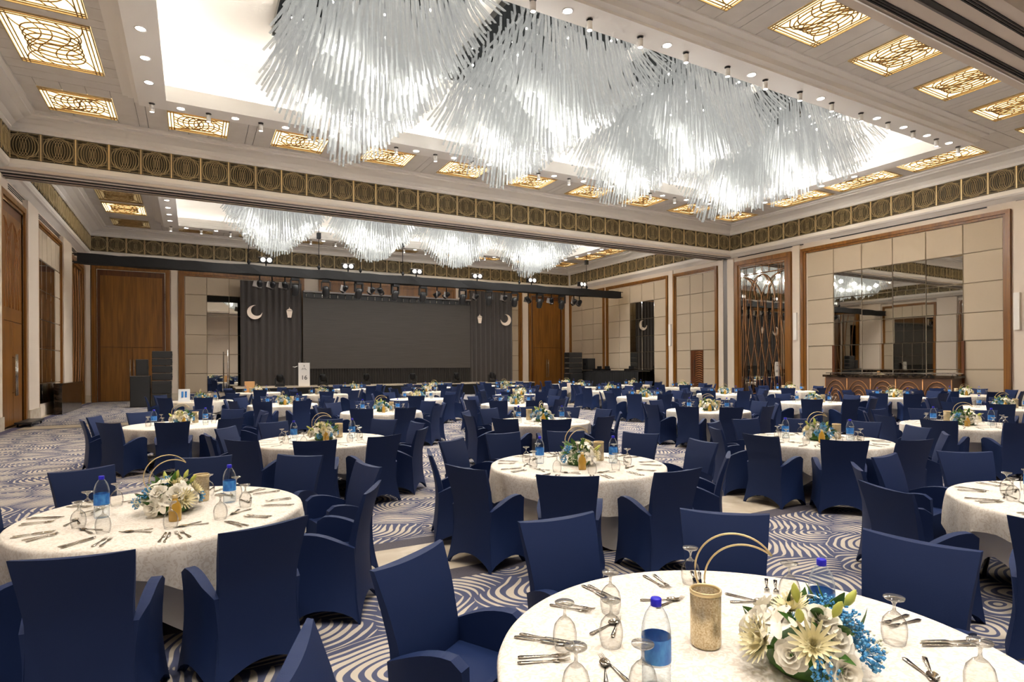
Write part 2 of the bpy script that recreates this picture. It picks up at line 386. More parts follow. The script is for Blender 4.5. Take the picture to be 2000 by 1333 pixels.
# right wall, stage half
frame(WR, 24.02, 27.56, 7.66, wd=.2)
C = [24.19, 25.13, 26.15, 27.3]
panel_grid(WR, C, ROWS, skip=lambda i, j: i == 1 and j >= 4)
frame(WR, 28.05, 34.42, 7.66, wd=.2)
C = [28.23, 29.35, 30.55, 31.78, 32.95, 34.2]
panel_grid(WR, C, ROWS, mirror=lambda i, j: i in (1, 2) and j >= 1)
frame(WR, 34.69, 39.2, 7.66, wd=.2)
panel_grid(WR, [34.85, 36.02, 37.5, 38.9], ROWS)
for a0, a1 in ((18.78, 19.16), (22.86, 23.3), (23.6, 23.95), (27.62, 28.0), (9.5, 10.05)):
    wbox(WR, 'pilaster', 'plaster', a0, a1, 0, .08, 0, 7.9); wbox(WR, 'plinth', 'marble_cream', a0-.02, a1+.02, 0, .1, 0, .35)
wbox(WR, 'partition_jamb', 'track_grey', 23.32, 23.58, 0, .06, 0, 7.95)
for a in (18.97, 9.93, 27.8): wbox(WR, 'wall_loudspeaker', 'white_paint', a-.09, a+.09, .08, .2, 3.12, 4.5)
for a0, a1 in ((9.0, 10.0), (10.9, 17.2), (18.6, 22.6)): wbox(WR, 'air_slot', 'vent_black', a0, a1, 0, .012, 7.88, 7.93)
# left wall
frame(WL, 22.95, 26.0, 7.45, wd=.3)
frame(WL, 27.78, 32.4, 7.5, wd=.2)
C = [27.95, 28.8, 29.65, 30.5, 31.35, 32.22]
panel_grid(WL, C, [7.3, 6.1, 4.95, 3.8, 2.65, 1.3, .5], mirror=lambda i, j: i <= 3 and j >= 1)
frame(WL, 34.7, 38.4, 7.4, wd=.35)
wbox(WL, 'mirror_pane', 'mirror', 35.05, 38.05, .02, .05, .4, 7.05)
mb = MB()
for i in range(5):
    pts = [(-(35.1+i*.72+.35*sin(k/12*pi)), .09, 6.9-k*.5) for k in range(13)]; mb.tube(pts, .025, 5)
mb.build('lattice', 'copper', WL)
for a0, a1 in ((26.12, 27.7), (32.55, 34.6), (21.3, 22.85)):
    wbox(WL, 'pilaster', 'plaster', a0, a1, 0, .16, 0, 7.8); wbox(WL, 'plinth', 'marble_cream', a0-.03, a1+.03, 0, .2, 0, .42)
for k in range(3): wbox(WL, 'air_slot', 'vent_black', 24.3, 38.6, .0, .012, 7.70+k*.07, 7.735+k*.07)
# stage wall
frame(WS, -4.85, -1.13, 7.6, wd=.26)
frame(WS, -.70, 6.3, 7.58, wd=.3)
C = [-.38, .76, 1.96, 3.16, 4.36, 5.56, 6.0]
panel_grid(WS, C, [7.27, 6.2, 4.98, 3.83, 2.67, 1.52, .4], mirror=lambda i, j: 1 <= i <= 4 and j >= 1)
frame(WS, 7.2, 16.8, 7.58, wd=.3)
wbox(WS, 'wood_panel', 'wood', 7.5, 16.5, 0, .06, .2, 7.28)
frame(WS, 17.6, 22.36, 7.58, wd=.3)
panel_grid(WS, [17.9, 19.1, 20.3, 21.5, 22.06], [7.27, 6.2, 4.98, 3.83, 2.67, 1.52, .4])
frame(WS, 22.98, 26.3, 7.6, wd=.26)
for a0, a1 in ((-5.1, -4.9), (-1.08, -.75), (22.42, 22.92), (26.36, 26.8)):
    wbox(WS, 'pilaster', 'plaster', a0, a1, 0, .08, 0, 7.9); wbox(WS, 'plinth', 'marble_cream', a0-.02, a1+.02, 0, .1, 0, .4)
# doors
def door(name, side, a0, a1, zt, zsplit, label, carved=False):
    d = wroot(name, side); tag(d, label, 'door', kind='structure')
    mid = (a0+a1)/2; st = .13
    wbox(d, 'metal_trim', 'steel', a0-.03, a0, .06, .1, 0, zt); wbox(d, 'metal_trim', 'steel', a1, a1+.03, .06, .1, 0, zt); wbox(d, 'metal_trim', 'steel', a0-.03, a1+.03, .06, .1, zt, zt+.03)
    wbox(d, 'surround', 'wood_dark', a0, a1, .0, .05, 0, zt)
    wbox(d, 'transom_panel', 'wood', a0+st, a1-st, .03, .075, zsplit+.015, zt-.3, c=.01)
    for b0, b1, sgn in ((a0+st, mid-.006, 1), (mid+.006, a1-st, -1)):
        lf = wbox(d, 'leaf', 'wood', b0, b1, .03, .075, .04, zsplit-.01, c=.01)
        hx = mid-sgn*.09; sg = WT[side][2]
        mh = MB().tube([(hx*sg, .16, 1.0), (hx*sg, .16, 2.35)], .025, 6)
        for z in (1.1, 2.25): mh.tube([(hx*sg, .07, z), (hx*sg, .16, z)], .014, 5)
        mh.build('handle', 'steel', lf)
    wbox(d, 'threshold', 'steel', a0, a1, .05, .14, 0, .025)
    if carved:
        mc = MB(); sg = WT[side][2]
        for c0 in (.0, .5, 1.):
            for rx in (.2, .34, .48):
                pts = []
                for k in range(25):
                    t = -pi/2+k/24*pi; fx = c0+rx*sin(t)
                    if 0 <= fx <= 1: pts.append(((a0+st+.05+fx*(a1-a0-2*st-.1))*sg, .08, zt-.5-(zt-3.4)*.75*(1-cos(t))))
                if len(pts) > 2: mc.tube(pts, .012, 5)
        mc.build('carved_lattice', 'wood_trim', d)
    return d
door('door_1', 'stage', -4.59, -1.39, 7.34, 3.05, 'tall wooden double door beside the stacked loudspeakers')
door('door_2', 'stage', 23.24, 26.04, 7.34, 3.3, 'tall orange wood double door between drape and panelled wall')
door('door_3', 'left', 23.25, 25.7, 7.15, 3.4, 'tall carved wooden double door with long steel handle', True)
d4 = wroot('door_4', 'right'); tag(d4, 'small dark wood service door with chevron slats', 'door', kind='structure')
wbox(d4, 'leaf', 'wood_dark', 25.15, 26.13, .01, .05, 0, 2.77)
for k in range(18):
    z = .3+k*.135; sm = MB()
    pts = [(25.2+.5*j/6, .075, z+.07*abs(sin(j/6*pi*1.0))) for j in range(7)]
    sm.tube(pts, .028, 5); sm.build('slat', 'copper', d4)
wbox(d4, 'handle', 'steel', 25.82, 25.85, .05, .09, 1.2, 2.2)

# beams, mouldings, friezes
RF = (XL, XR, 5.73, 23.2); RS = (XL, XR, 24.0, YS)
def beam(name, y0, y1, slots, label):
    b = tag(MB().box(XL, XR, y0, y1, 7.98, 9.7).build(name, 'plaster'), label, 'beam', kind='structure')
    for s0, s1, mm in slots: MB().box(XL, XR, s0, s1, 7.955, 7.99).build('track', mm, b)
    return b
beam('ceiling_beam', 22.98, 24.2, ((23.05, 23.12, 'track_grey'), (23.4, 23.47, 'vent_black'), (23.5, 23.53, 'track_grey'), (23.75, 23.82, 'vent_black')), 'long ceiling beam with partition tracks before the stage half')
beam('ceiling_beam', 4.6, 5.95, ((5.55, 5.575, 'vent_black'), (5.60, 5.625, 'vent_black'), (5.65, 5.675, 'vent_black'), (5.16, 5.24, 'vent_black'), (5.26, 5.30, 'track_grey'), (4.80, 4.825, 'vent_black'), (4.85, 4.875, 'vent_black'), (4.90, 4.925, 'vent_black')), 'long ceiling beam with air slots above the nearest tables')
LEDGE = [(0, 7.94), (.05, 7.97), (.22, 8.06), (.30, 8.08), (.36, 8.14), (.36, 8.28), (.33, 8.30), (.32, 8.30), (.32, 9.14), (.37, 9.14), (.42, 9.22), (.42, 9.26), (.55, 9.36), (.80, 9.44), (1.0, 9.47), (1.0, 9.52), (1.12, 9.54), (1.12, 9.62)]
tn = 1
for rc, lb in ((RF, 'stepped cornice moulding around the front hall ceiling'), (RS, 'stepped cornice moulding around the stage half ceiling')):
    tag(MB().sweep(rc, LEDGE).build('trim_%d' % tn, 'moulding'), lb, 'moulding', kind='structure'); tn += 1
def ell(mb, cx, cz, rx, rz, r, n=22, a0=0, a1=2*pi, y=0., nn=4):
    full = abs(a1-a0) > 6.2
    pts = [(cx+rx*cos(a0+(a1-a0)*k/n), y, cz+rz*sin(a0+(a1-a0)*k/n)) for k in range(n if full else n+1)]
    mb.tube(pts, r, nn, closed=full)
PW, PH = .874, .82
fp = MB().box(-PW/2, PW/2, -.03, 0, -PH/2, PH/2).mesh('frieze_panel', 'bronze_back')
gm = MB()
for k in range(7): ell(gm, -.21+.07*k, 0, .165, .33, .0075)
ell(gm, 0, 0, .385, .36, .009, 28)
ell(gm, 0, 0, .30, .375, .0075, 26)
for z in (-.385, .385): gm.tube([(-.41, 0, z), (.41, 0, z)], .007, 4)
for x in (-.385, .385): gm.tube([(x, 0, -.4), (x, 0, .4)], .007, 4)
for s in (-1, 1):
    for q in (-1, 1): ell(gm, s*.40, q*.42, .30, .14, .007, 8, (pi if s > 0 else 1.5*pi) if q > 0 else (pi/2 if s > 0 else 0), (1.5*pi if s > 0 else 2*pi) if q > 0 else (pi if s > 0 else pi/2))
gmesh = gm.mesh('frieze_grille', 'gold_flat')
pmesh = MB().box(-.022, .022, -.03, .03, -PH/2, PH/2).mesh('frieze_post', 'gold')
def frieze(side, origin, rz, u0, n, label, step=PW):
    global tn
    o = bpy.data.objects.new('trim_%d' % tn, None); tn += 1; col.objects.link(o); o.location = origin; o.rotation_euler = (0, 0, R(rz)); tag(o, label, 'frieze', kind='structure')
    for k in range(n+1):
        link('post', pmesh, o, (u0+k*step, .035, 8.72))
        if k < n:
            p = link('panel', fp, o, (u0+(k+.5)*step, .03, 8.72)); link('grille', gmesh, p, (0, .022, 0))
frieze('beam', (0, 22.88, 0), 180, -26.5, 36, 'bronze frieze of interlaced gold rings on the beam facing camera')
frieze('right', (26.58, 0, 0), 90, 6.34, 19, 'bronze frieze of interlaced gold rings above the big mirror')
frieze('left', (-4.88, 0, 0), -90, -22.8, 19, 'bronze frieze of gold rings high on front hall door side')
frieze('stage', (0, 38.93, 0), 180, -26.5, 36, 'bronze frieze of gold rings above the stage screen')
frieze('left', (-4.88, 0, 0), -90, -38.8, 16, 'bronze frieze of gold rings above the carved door wall')
frieze('right', (26.58, 0, 0), 90, 24.6, 16, 'bronze frieze of gold rings above the draped control desk')

ZC, ZS = 9.6, 9.2
def ring(mb, o, i, z0, z1):
    mb.box(o[0], o[1], o[2], i[2], z0, z1); mb.box(o[0], o[1], i[3], o[3], z0, z1); mb.box(o[0], i[0], i[2], i[3], z0, z1); mb.box(i[1], o[1], i[2], i[3], z0, z1)
def grow(r, d): return (r[0]-d, r[1]+d, r[2]-d, r[3]+d)
BX = [-.64+3.055*k for k in range(-1, 9)]; BWD = 1.70
def ceiling(name, room, tout, colY, rowY, lit, label, rows=('far', 'near')):
    inner = grow(room, -1.12); hole = grow(tout, .4)
    c = MB(); ring(c, room, hole, ZC+.03, ZC+.2); c = tag(c.build(name, 'ceiling_gap'), label, 'ceiling', kind='structure')
    def board(x0, x1, y0, y1):
        g = .008
        MB().box(x0+g, x1-g, y0+g, y1-g, ZC, ZC+.028).build('board', 'ceiling_grey', c)
    for rw in rows:
        a, b, p0, p1 = (hole[3], inner[3], rowY['far'][0], rowY['far'][1]) if rw == 'far' else (inner[2], hole[2], rowY['near'][0], rowY['near'][1])
        board(inner[0], BX[0], a, b)
        for k, x in enumerate(BX):
            e = x+BWD; nx = BX[k+1] if k+1 < len(BX) else inner[1]
            for y0, y1 in ((a, p0), (p1, b)):
                if y1-y0 > .04:
                    for q in range(3): board(x+q*BWD/3, x+(q+1)*BWD/3, y0, y1)
            if nx-e > 1: board(e, e+.55, a, b); board(e+.55, e+.80, a, b); board(e+.80, nx, a, b)
            else: board(e, nx, a, b)
    for x0, x1, p in ((inner[0], hole[0], BX[0]), (hole[1], inner[1], BX[-1])):
        y = hole[2]
        for (y0, y1) in colY+[(hole[3], None)]:
            n = max(1, round((y0-y)/.45))
            for q in range(n): board(x0, x1, y+q*(y0-y)/n, y+(q+1)*(y0-y)/n)
            if y1 is None: break
            n = max(1, round((y1-y0)/.5))
            for q in range(n):
                yy0, yy1 = y0+q*(y1-y0)/n, y0+(q+1)*(y1-y0)/n
                if p-x0 > .05: board(x0, p, yy0, yy1)
                if x1-p-BWD > .05: board(p+BWD, x1, yy0, yy1)
            y = y1
    return c
TF = (-1.27, 22.95, 9.62, 19.2); TS = (-1.27, 22.95, 27.4, 35.22)
colF = [(10.25, 12.75), (13.2, 15.75), (16.1, 18.63)]; colS = [(27.9, 29.9), (30.25, 32.35), (32.7, 34.75)]
rowF = {'far': (20.15, 21.75), 'near': (7.2, 8.87)}; rowS = {'far': (36.05, 37.8), 'near': (25.3, 26.6)}
ceiling('ceiling', RF, TF, colF, rowF, True, 'grey board ceiling of the front hall around the chandelier tray')
ceiling('ceiling', RS, TS, colS, rowS, True, 'grey board ceiling of the stage half around its chandelier tray')
tag(MB().box(XL, XR, YN, 4.6, ZC, ZC+.2).build('ceiling', 'ceiling_grey'), 'plain ceiling over the camera', 'ceiling', kind='structure')
SOF = [(-.42, 9.63), (-.42, 9.56), (-.28, 9.52), (-.28, 9.47), (-.12, 9.43), (-.12, 9.30), (0, 9.26), (0, ZS), (.67, ZS), (.67, 9.3), (.61, 9.32), (.61, 9.42), (.55, 9.44), (.55, 9.54), (.49, 9.56), (.49, 9.70), (.42, 9.70), (.42, 9.60), (.05, 9.60), (.05, 11.0)]
for tr, nm in ((TF, 'front hall'), (TS, 'stage half')):
    t = tag(MB().sweep(tr, SOF).build('trim_%d' % tn, 'white_paint'), 'stepped white tray soffit of the %s ceiling' % nm, 'ceiling tray', kind='structure'); tn += 1
    MB().box(tr[0], tr[1], tr[2], tr[3], 11.0, 11.1).build('tray_top', 'tray_white', t)
    lx, ly = (tr[0]+tr[1])/2, (tr[2]+tr[3])/2; sx, sy = tr[1]-tr[0], tr[3]-tr[2]
    kw = COVE_W*(1. if nm == 'front hall' else .4)
    for (px, py, s1, s2, pw) in ((lx, tr[2]+.22, sx-.8, .08, kw), (lx, tr[3]-.22, sx-.8, .08, kw), (tr[0]+.22, ly, .08, sy-.8, kw*.4), (tr[1]-.22, ly, .08, sy-.8, kw*.4)):
        lamp('cove_led_strip', 'AREA', (px, py, 9.64), pw, WHITE, t, (pi, 0, 0), shape='RECTANGLE', size=s1, size_y=s2)

# backlit ceiling lights
def lattice(wd, ln):
    mb = MB(); hx, hy = wd/2, ln/2
    def T(pts, r=.016): mb.tube(pts, r, 4)
    for i in (.09, .17):
        T([(-hx+i, -hy, 0), (-hx+i, hy, 0)]); T([(hx-i, -hy, 0), (hx-i, hy, 0)]); T([(-hx, -hy+i, 0), (hx, -hy+i, 0)]); T([(-hx, hy-i, 0), (hx, hy-i, 0)])
    long_y = ln > wd; A, B = (hy-.17, hx-.17) if long_y else (hx-.17, hy-.17)
    def Q(a, b): return (b, a, 0) if long_y else (a, b, 0)
    for k in range(5):
        c0 = (-.44+.22*k)*A
        mb.tube([Q(c0+A*.42*cos(t*2*pi/24), B*.80*sin(t*2*pi/24)) for t in range(24)], .018, 4, closed=True)
    for k in (-.55, -.25, .25, .55):
        T([Q(-A+2*A*t/20, B*(k+.32*sin(t/20*2*pi))) for t in range(21)])
    for sa in (-1, 1):
        for sb in (-1, 1):
            T([Q(sa*A*(1-.62*sin(t/10*pi/2)), sb*B*(.25+.75*cos(t/10*pi/2))) for t in range(11)])
    return mb.mesh('lattice', 'lattice_bronze')
LM = {}
nlight = 0
def ceil_light(x0, x1, y0, y1, on, label, group):
    wd, ln = round(x1-x0, 2), round(y1-y0, 2)
    if (wd, ln) not in LM:
        LM[(wd, ln)] = (lattice(wd, ln),)
        for on_ in (True, False):
            LM[(wd, ln, on_)] = MB().box(-wd/2, wd/2, -ln/2, ln/2, 0, .02).mesh('glow_panel', 'panel_glow' if on_ else 'panel_off')
        f = MB(); ring(f, (-wd/2-.0, wd/2+.0, -ln/2-.0, ln/2+.0), (-wd/2+.025, wd/2-.025, -ln/2+.025, ln/2-.025), -.03, .02); LM[(wd, ln, 'f')] = f.mesh('light_frame', 'gold_flat')
    t = thing('ceiling_light', label, 'ceiling light', ((x0+x1)/2, (y0+y1)/2, ZC), 0, group)
    link('glow_panel', LM[(wd, ln, on)], t, (0, 0, .004)); link('lattice', LM[(wd, ln)][0], t, (0, 0, -.015)); link('light_frame', LM[(wd, ln, 'f')], t)
for k, x in enumerate(BX):
    ceil_light(x, x+BWD, *rowF['far'], True, 'amber lattice ceiling light, %s from doors in row before the beam' % ORD[k], 'backlit lattice lights in the front ceiling')
    ceil_light(x, x+BWD, *rowF['near'], True, 'amber lattice ceiling light, %s from doors in row above near tables' % ORD[k], 'backlit lattice lights in the front ceiling')
    ceil_light(x, x+BWD, *rowS['far'], k > 5, 'amber lattice ceiling light, %s from doors in row above stage' % ORD[k], 'backlit lattice lights in the stage ceiling')
for k, (y0, y1) in enumerate(colF):
    ceil_light(BX[0], BX[0]+BWD, y0, y1, True, 'long amber lattice light, %s toward stage along front door wall' % ORD[k], 'backlit lattice lights in the front ceiling')
    ceil_light(BX[-1], BX[-1]+BWD, y0, y1, True, 'long amber lattice light, %s toward stage along front mirror wall' % ORD[k], 'backlit lattice lights in the front ceiling')
for k, (y0, y1) in enumerate(colS):
    ceil_light(BX[0], BX[0]+BWD, y0, y1, k == 2, 'amber lattice light, %s beyond the beam along the door wall' % ORD[k], 'backlit lattice lights in the stage ceiling')
    ceil_light(BX[-1], BX[-1]+BWD, y0, y1, True, 'amber lattice light, %s beyond the beam along the panelled wall' % ORD[k], 'backlit lattice lights in the stage ceiling')
# downlights and spot cans
dl_rim = MB().lathe([(.095, -.006), (.125, -.006), (.125, .01), (.095, .01), (.095, -.006)], 20, caps=False).mesh('rim', 'white_paint')
dl_glow = MB().lathe([(.0, -.004), (.10, -.004), (.10, .006), (0, .006)], 20).mesh('glow_disc', 'downlight_glow')
can_b = MB().lathe([(.06, -.012), (.075, -.012), (.075, 0), (0, 0)], 14, caps=False).lathe([(.016, -.05), (.016, -.012)], 8).mesh('ceiling_plate', 'track_grey')
can_c = MB().lathe([(.052, -.20), (.052, -.24), (.06, -.24), (.06, -.05), (.0, -.05)], 14, caps=False).mesh('can', 'white_paint')
can_g = MB().lathe([(.0, -.236), (.05, -.236), (.05, -.232), (0, -.232)], 14).mesh('glow_disc', 'downlight_glow')
def downlight(x, y, label, group, power, z=ZS):
    t = thing('downlight', label, 'downlight', (x, y, z), 0, group)
    link('rim', dl_rim, t); link('glow_disc', dl_glow, t)
    if power: lamp('downlight_beam', 'SPOT', (0, 0, -.03), power, WARM, t, spot_size=R(92), spot_blend=.8, shadow_soft_size=.09)
def can(x, y, label, group):
    t = thing('spot_can', label, 'spotlight', (x, y, ZS), 0, group)
    link('ceiling_plate', can_b, t); link('can', can_c, t); link('glow_disc', can_g, t)
def soffit_lights(tr, half, nearx):
    xs0, xs1, yn, yf = tr[0]+.32, tr[1]-.28, tr[2]+.35, tr[3]-.3
    n = 17; st = (xs1-xs0)/n
    for k in range(n+1): can(xs0+k*st, yf, 'small steel spot can, %s from doors along far %s soffit' % (ORD[k], half), 'spot cans on the %s soffit' % half)
    for k in range(n): downlight(xs0+(k+.5)*st, yf, 'round lit downlight, %s from doors along far %s soffit' % (ORD[k], half), 'downlights in the %s soffit' % half, SPOT_W if k % 2 == 0 else 0)
    for k in range(n+1): can(xs0+k*st, yn+.02, 'small steel spot can, %s from doors along near %s soffit' % (ORD[k], half), 'spot cans on the %s soffit' % half)
    for k, x in enumerate(nearx): downlight(x, yn, 'round lit downlight, %s from doors along near %s soffit' % (ORD[k], half), 'downlights in the %s soffit' % half, SPOT_W)
    ys = [yf-1.35*k for k in range(1, 5)]
    for k, y in enumerate(ys):
        downlight(xs0, y, 'round lit downlight, %s from stage along door side %s soffit' % (ORD[k], half), 'downlights in the %s soffit' % half, SPOT_W if k % 2 else 0)
        downlight(xs1, y, 'round lit downlight, %s from stage along mirror side %s soffit' % (ORD[k], half), 'downlights in the %s soffit' % half, SPOT_W if k % 2 else 0)
soffit_lights(TF, 'front', [-.3, 2.2, 4.6, 6.82, 9.55, 12.41, 15.2, 17.89, 19.31, 20.67, 22.03])
soffit_lights(TS, 'stage', [1.2, 5.4, 9.6, 13.8, 18.0, 22.0])
k = 0
for y in (-2.5, 0.4, 3.0):
    for x in (-2.5, 1.2, 4.9, 8.6, 12.3, 16.5):
        downlight(x, y, 'round downlight in the plain ceiling above the camera, %s from doors' % ORD[k], 'downlights above the camera', NEAR_W, ZC); k += 1

# ------------------------------------------------------------------ chandeliers
rod_me = MB().add([(.030, .012, 0), (-.030, .012, 0), (-.030, -.012, 0), (.030, -.012, 0), (.026, .010, 1), (-.026, .010, 1), (-.026, -.010, 1), (.026, -.010, 1)],
                  [(3, 2, 1, 0), (4, 5, 6, 7), (0, 1, 5, 4), (1, 2, 6, 5), (2, 3, 7, 6), (3, 0, 4, 7)]).mesh('glass_rod', 'glass_rod')
bulb_me = MB().lathe([(0, -.03), (.022, -.02), (.03, 0), (.022, .02), (0, .03)], 8).mesh('led_bulb', 'led')
def rod_matrix(a, b, tw):
    d = b-a; L = d.length; z = d/L; x = Vector((cos(tw), sin(tw), 0)); y = z.cross(x).normalized(); x = y.cross(z).normalized()
    M = Matrix((( x.x, y.x, z.x*L, a.x), (x.y, y.y, z.y*L, a.y), (x.z, y.z, z.z*L, a.z), (0, 0, 0, 1)))
    return M
def chandelier(cx, cyy, label, group, nx=38, ny=15, a=2.04, b=2.55, nparts=230, seed=1, wk=1., ztip=7.86):
    rg = random.Random(seed); t = thing('rod_chandelier', label, 'chandelier', (cx, cyy, 11.0), 0, group)
    MB().box(-a*.98, a*.98, -b*1.02, b*1.02, -.22, 0).build('mirrored_canopy', 'mirror_dark', t)
    rods = []; bulbs = []
    grp = {}
    for j in range(ny):
        s = -1+2*j/(ny-1)
        for i in range(nx):
            u = -1+2*(i+.5*(j % 2))/(nx-.5)
            key = (i//4, j)
            if key not in grp: grp[key] = (rg.uniform(-.22, .22), rg.uniform(-.12, .12), rg.uniform(-.05, .05), rg.random())
            gz, gy, gx, gr = grp[key]
            ue = u+gx*.5
            ze = ztip+1.75*abs(ue)**1.45+.35*max(0, -s)**2+gz*.8+rg.uniform(-.05, .05)-11.0
            p0 = Vector((a*.92*u, b*s*.97, -.22)); p2 = Vector((a*1.14*ue, b*s*1.05+gy+.35*s*abs(s), ze))
            p1 = Vector((a*.86*u, b*s*.98, -.22+(ze+.22)*.42))
            q = [p0*(1-k)**2+p1*2*k*(1-k)+p2*k*k for k in (0, .36, .68, 1.)]
            tw = rg.uniform(-.25, .25)
            for k in range(3):
                if k == 0 and (i+j) % 2: continue
                o = Vector((rg.uniform(-.01, .01), rg.uniform(-.03, .03), 0))
                rods.append((rod_matrix(q[k]+o, q[k]+(q[k+1]-q[k])*1.06+o, tw), j))
            if (i*7+j*3) % 37 == 0: bulbs.append(p0*.5+p1*.5+Vector((.02, -.06, 0)))
    vis = [r for r in rods if r[1] in (0, 1)] if nparts else []
    rg.shuffle(vis); parts = set(id(r) for r in vis[:nparts])
    mb = MB(); base = [tuple(v.co) for v in rod_me.vertices]; fs = [tuple(p.vertices) for p in rod_me.polygons]
    for r in rods:
        if id(r) in parts:
            o = link('glass_rod', rod_me, t); o.matrix_local = r[0]
        else: mb.add(base, fs, False, Matrix.Diagonal((wk, wk, 1, 1)) and r[0])
    ms = mb.build('glass_rods', 'glass_rod', t); ms['kind'] = 'stuff'
    for p in bulbs: link('led_bulb', bulb_me, t, p)
    for py in (-b*.55, b*.55):
        for px in (-1.15, -.4, .4, 1.15): lamp('chandelier_led', 'POINT', (px, py+.2*px, -2.75+.35*abs(px)), CHAND_W, WHITE, t, shadow_soft_size=.16)
        lamp('chandelier_led', 'POINT', (0, py, -.75), CHAND_W*.25, WHITE, t, shadow_soft_size=.3)
CHX = [3.9, 8.8, 13.6, 18.6]
for k, x in enumerate(CHX):
    chandelier(x, 14.2, 'huge chandelier of curved frosted glass rods, %s from the doors in front hall' % ORD[k], 'rod chandeliers in the front hall', seed=11+k, nparts=240 if k < 3 else 160)
    chandelier(x-.3, 29.85, 'chandelier of frosted glass rods, %s from the doors before the stage' % ORD[k], 'rod chandeliers in the stage half', nx=40, ny=10, b=1.5, nparts=0, ztip=7.62, seed=31+k)

# ------------------------------------------------------------------ stage end
YC = 38.0
stage = thing('stage_platform', 'low stage platform with pale top edge below the big screen', 'stage', (11.7, 36.9, 0))
MB().box(-9.6, 9.6, -1.35, 1.6, 0, .70).build('platform_body', 'black_cloth', stage); MB().box(-9.62, 9.62, -1.37, 1.6, .70, .76).build('stage_top', 'marble_cream', stage)
scr = thing('led_screen', 'wide dark grey screen wall at the back of the stage', 'screen', (11.7, YC, 0))
MB().box(-5.68, 5.68, -.1, .06, 1.78, 6.2).build('display', 'screen', scr)
MB().box(-5.68, 5.68, -.14, .1, 6.2, 6.52).build('top_rail', 'black_plastic', scr); MB().box(-5.68, 5.68, -.3, .1, 6.52, 6.62).build('top_truss', 'track_grey', scr)
for k in range(24): MB().tube([(-5.5+k*.478, -.2, 6.24), (-5.5+k*.478, -.2, 6.48)], .03, 6).build('rigging_pin', 'steel', scr)
def drape(name, m, x0, x1, y, z0, z1, pl, amp, parent):
    n = int((x1-x0)/pl*8)
    def F(u, v): return (x0+(x1-x0)*u, y-amp*(1+sin(u*(x1-x0)/pl*2*pi+.6*sin(u*9)))-.02*v*amp, z1+(z0-z1)*v)
    def B(u, v): p = F(u, v); return (p[0], p[1]+.03, p[2])
    return MB().gsolid(B, F, n, 3).build(name, m, parent)
drape('skirt', 'curtain_black', -5.68, 5.68, -.02, .76, 1.8, .16, .035, scr)
for x0, x1, zt, lb in ((2.5, 5.98, 7.05, 'tall charcoal pleated drape on the side of wooden double door'), (17.42, 20.9, 7.3, 'tall charcoal pleated drape beside the orange wood door')):
    d = thing('stage_drape', lb, 'curtain', ((x0+x1)/2, YC+.1, 0)); h = (x1-x0)/2
    drape('pleated_cloth', 'curtain', -h, h, 0, .76, zt, .36, .07, d); MB().tube([(-h, .05, zt), (h, .05, zt)], .03, 6).build('rod', 'black_metal', d)
def crescent(x, z, r, rot, lb):
    t = thing('crescent_ornament', lb, 'ornament', (x, YC-.05, z))
    a = R(rot); pts = []
    n = 20
    for k in range(n+1):
        q = R(-140)+R(280)*k/n; pts.append((r*cos(q), r*sin(q)))
    e0 = pts[-1]; cxi, ri = -r*.36, None
    ri = math.hypot(e0[0]-cxi*1.0, e0[1]); a1 = math.atan2(e0[1], e0[0]-cxi)
    for k in range(1, n): q = a1-2*a1*k/n; pts.append((cxi+ri*cos(q)*.98, ri*sin(q)))
    pts = [(px*cos(a)-py*sin(a), px*sin(a)+py*cos(a)) for px, py in pts]
    m = MB().prism(pts, 0, .08, Matrix.Rotation(R(90), 4, 'X')); m.build('crescent_face', 'cream_sign', t)
crescent(3.27, 5.18, .42, 222, 'pale crescent moon ornament on the drape beside the mirror panels')
crescent(20.27, 5.28, .42, -42, 'pale crescent moon ornament on the drape by the orange door')
def lantern(x, z, lb):
    t = thing('lantern_ornament', lb, 'ornament', (x, YC-.05, z)); X = Matrix.Rotation(R(90), 4, 'X')
    MB().prism([(-.10, -.30), (.10, -.30), (.17, .12), (-.17, .12)], 0, .07, X).build('lantern_body', 'cream_sign', t)
    MB().prism([(-.18, .15), (.18, .15), (.06, .24), (-.06, .24)], 0, .09, X).build('lantern_cap', 'cream_sign', t)
    MB().prism([(-.025, .24), (.025, .24), (0, .36)], 0, .05, X).build('finial', 'cream_sign', t)
lantern(5.23, 5.22, 'small pale lantern ornament on the drape beside the mirror panels'); lantern(18.15, 5.28, 'small pale lantern ornament on the drape by the orange door')
# lectern
lec = thing('lectern', 'white fronted lectern with number 16 and gooseneck microphones', 'lectern', (5.75, 35.95, .76))
MB().box(-.28, .28, 0, .4, 0, 1.2).build('body', 'black_plastic', lec); MB().box(-.32, .32, -.03, 0, .0, 1.38).build('front_panel', 'white_paint', lec)
MB().box(-.36, .36, -.02, .45, 1.2, 1.24).build('desk_top', 'black_plastic', lec)
for sx in (-.2, .12): MB().tube([(sx, .1, 1.24), (sx, .06, 1.42), (sx-.06, .2, 1.55)], .012, 6).build('microphone', 'steel', lec)
MB().tube([(-.3, .1, 1.2), (-.5, .05, 1.12), (-.62, 0, 1.15)], .02, 6).build('side_arm', 'white_paint', lec)
def text(s, size, loc, m, parent, name, rz=0.):
    c = bpy.data.curves.new(name, 'FONT'); c.body = s; c.size = size; c.align_x = 'CENTER'; c.align_y = 'CENTER'; c.extrude = .004
    c.materials.append(MATS[m]); o = bpy.data.objects.new(name, c); me = bpy.data.meshes.new_from_object(o); bpy.data.objects.remove(o)
    o = link(name, me, parent, loc, (R(90), 0, rz)); return o
text('16', .36, (0, -.035, .50), 'black_plastic', lec, 'lettering')
mb = MB()
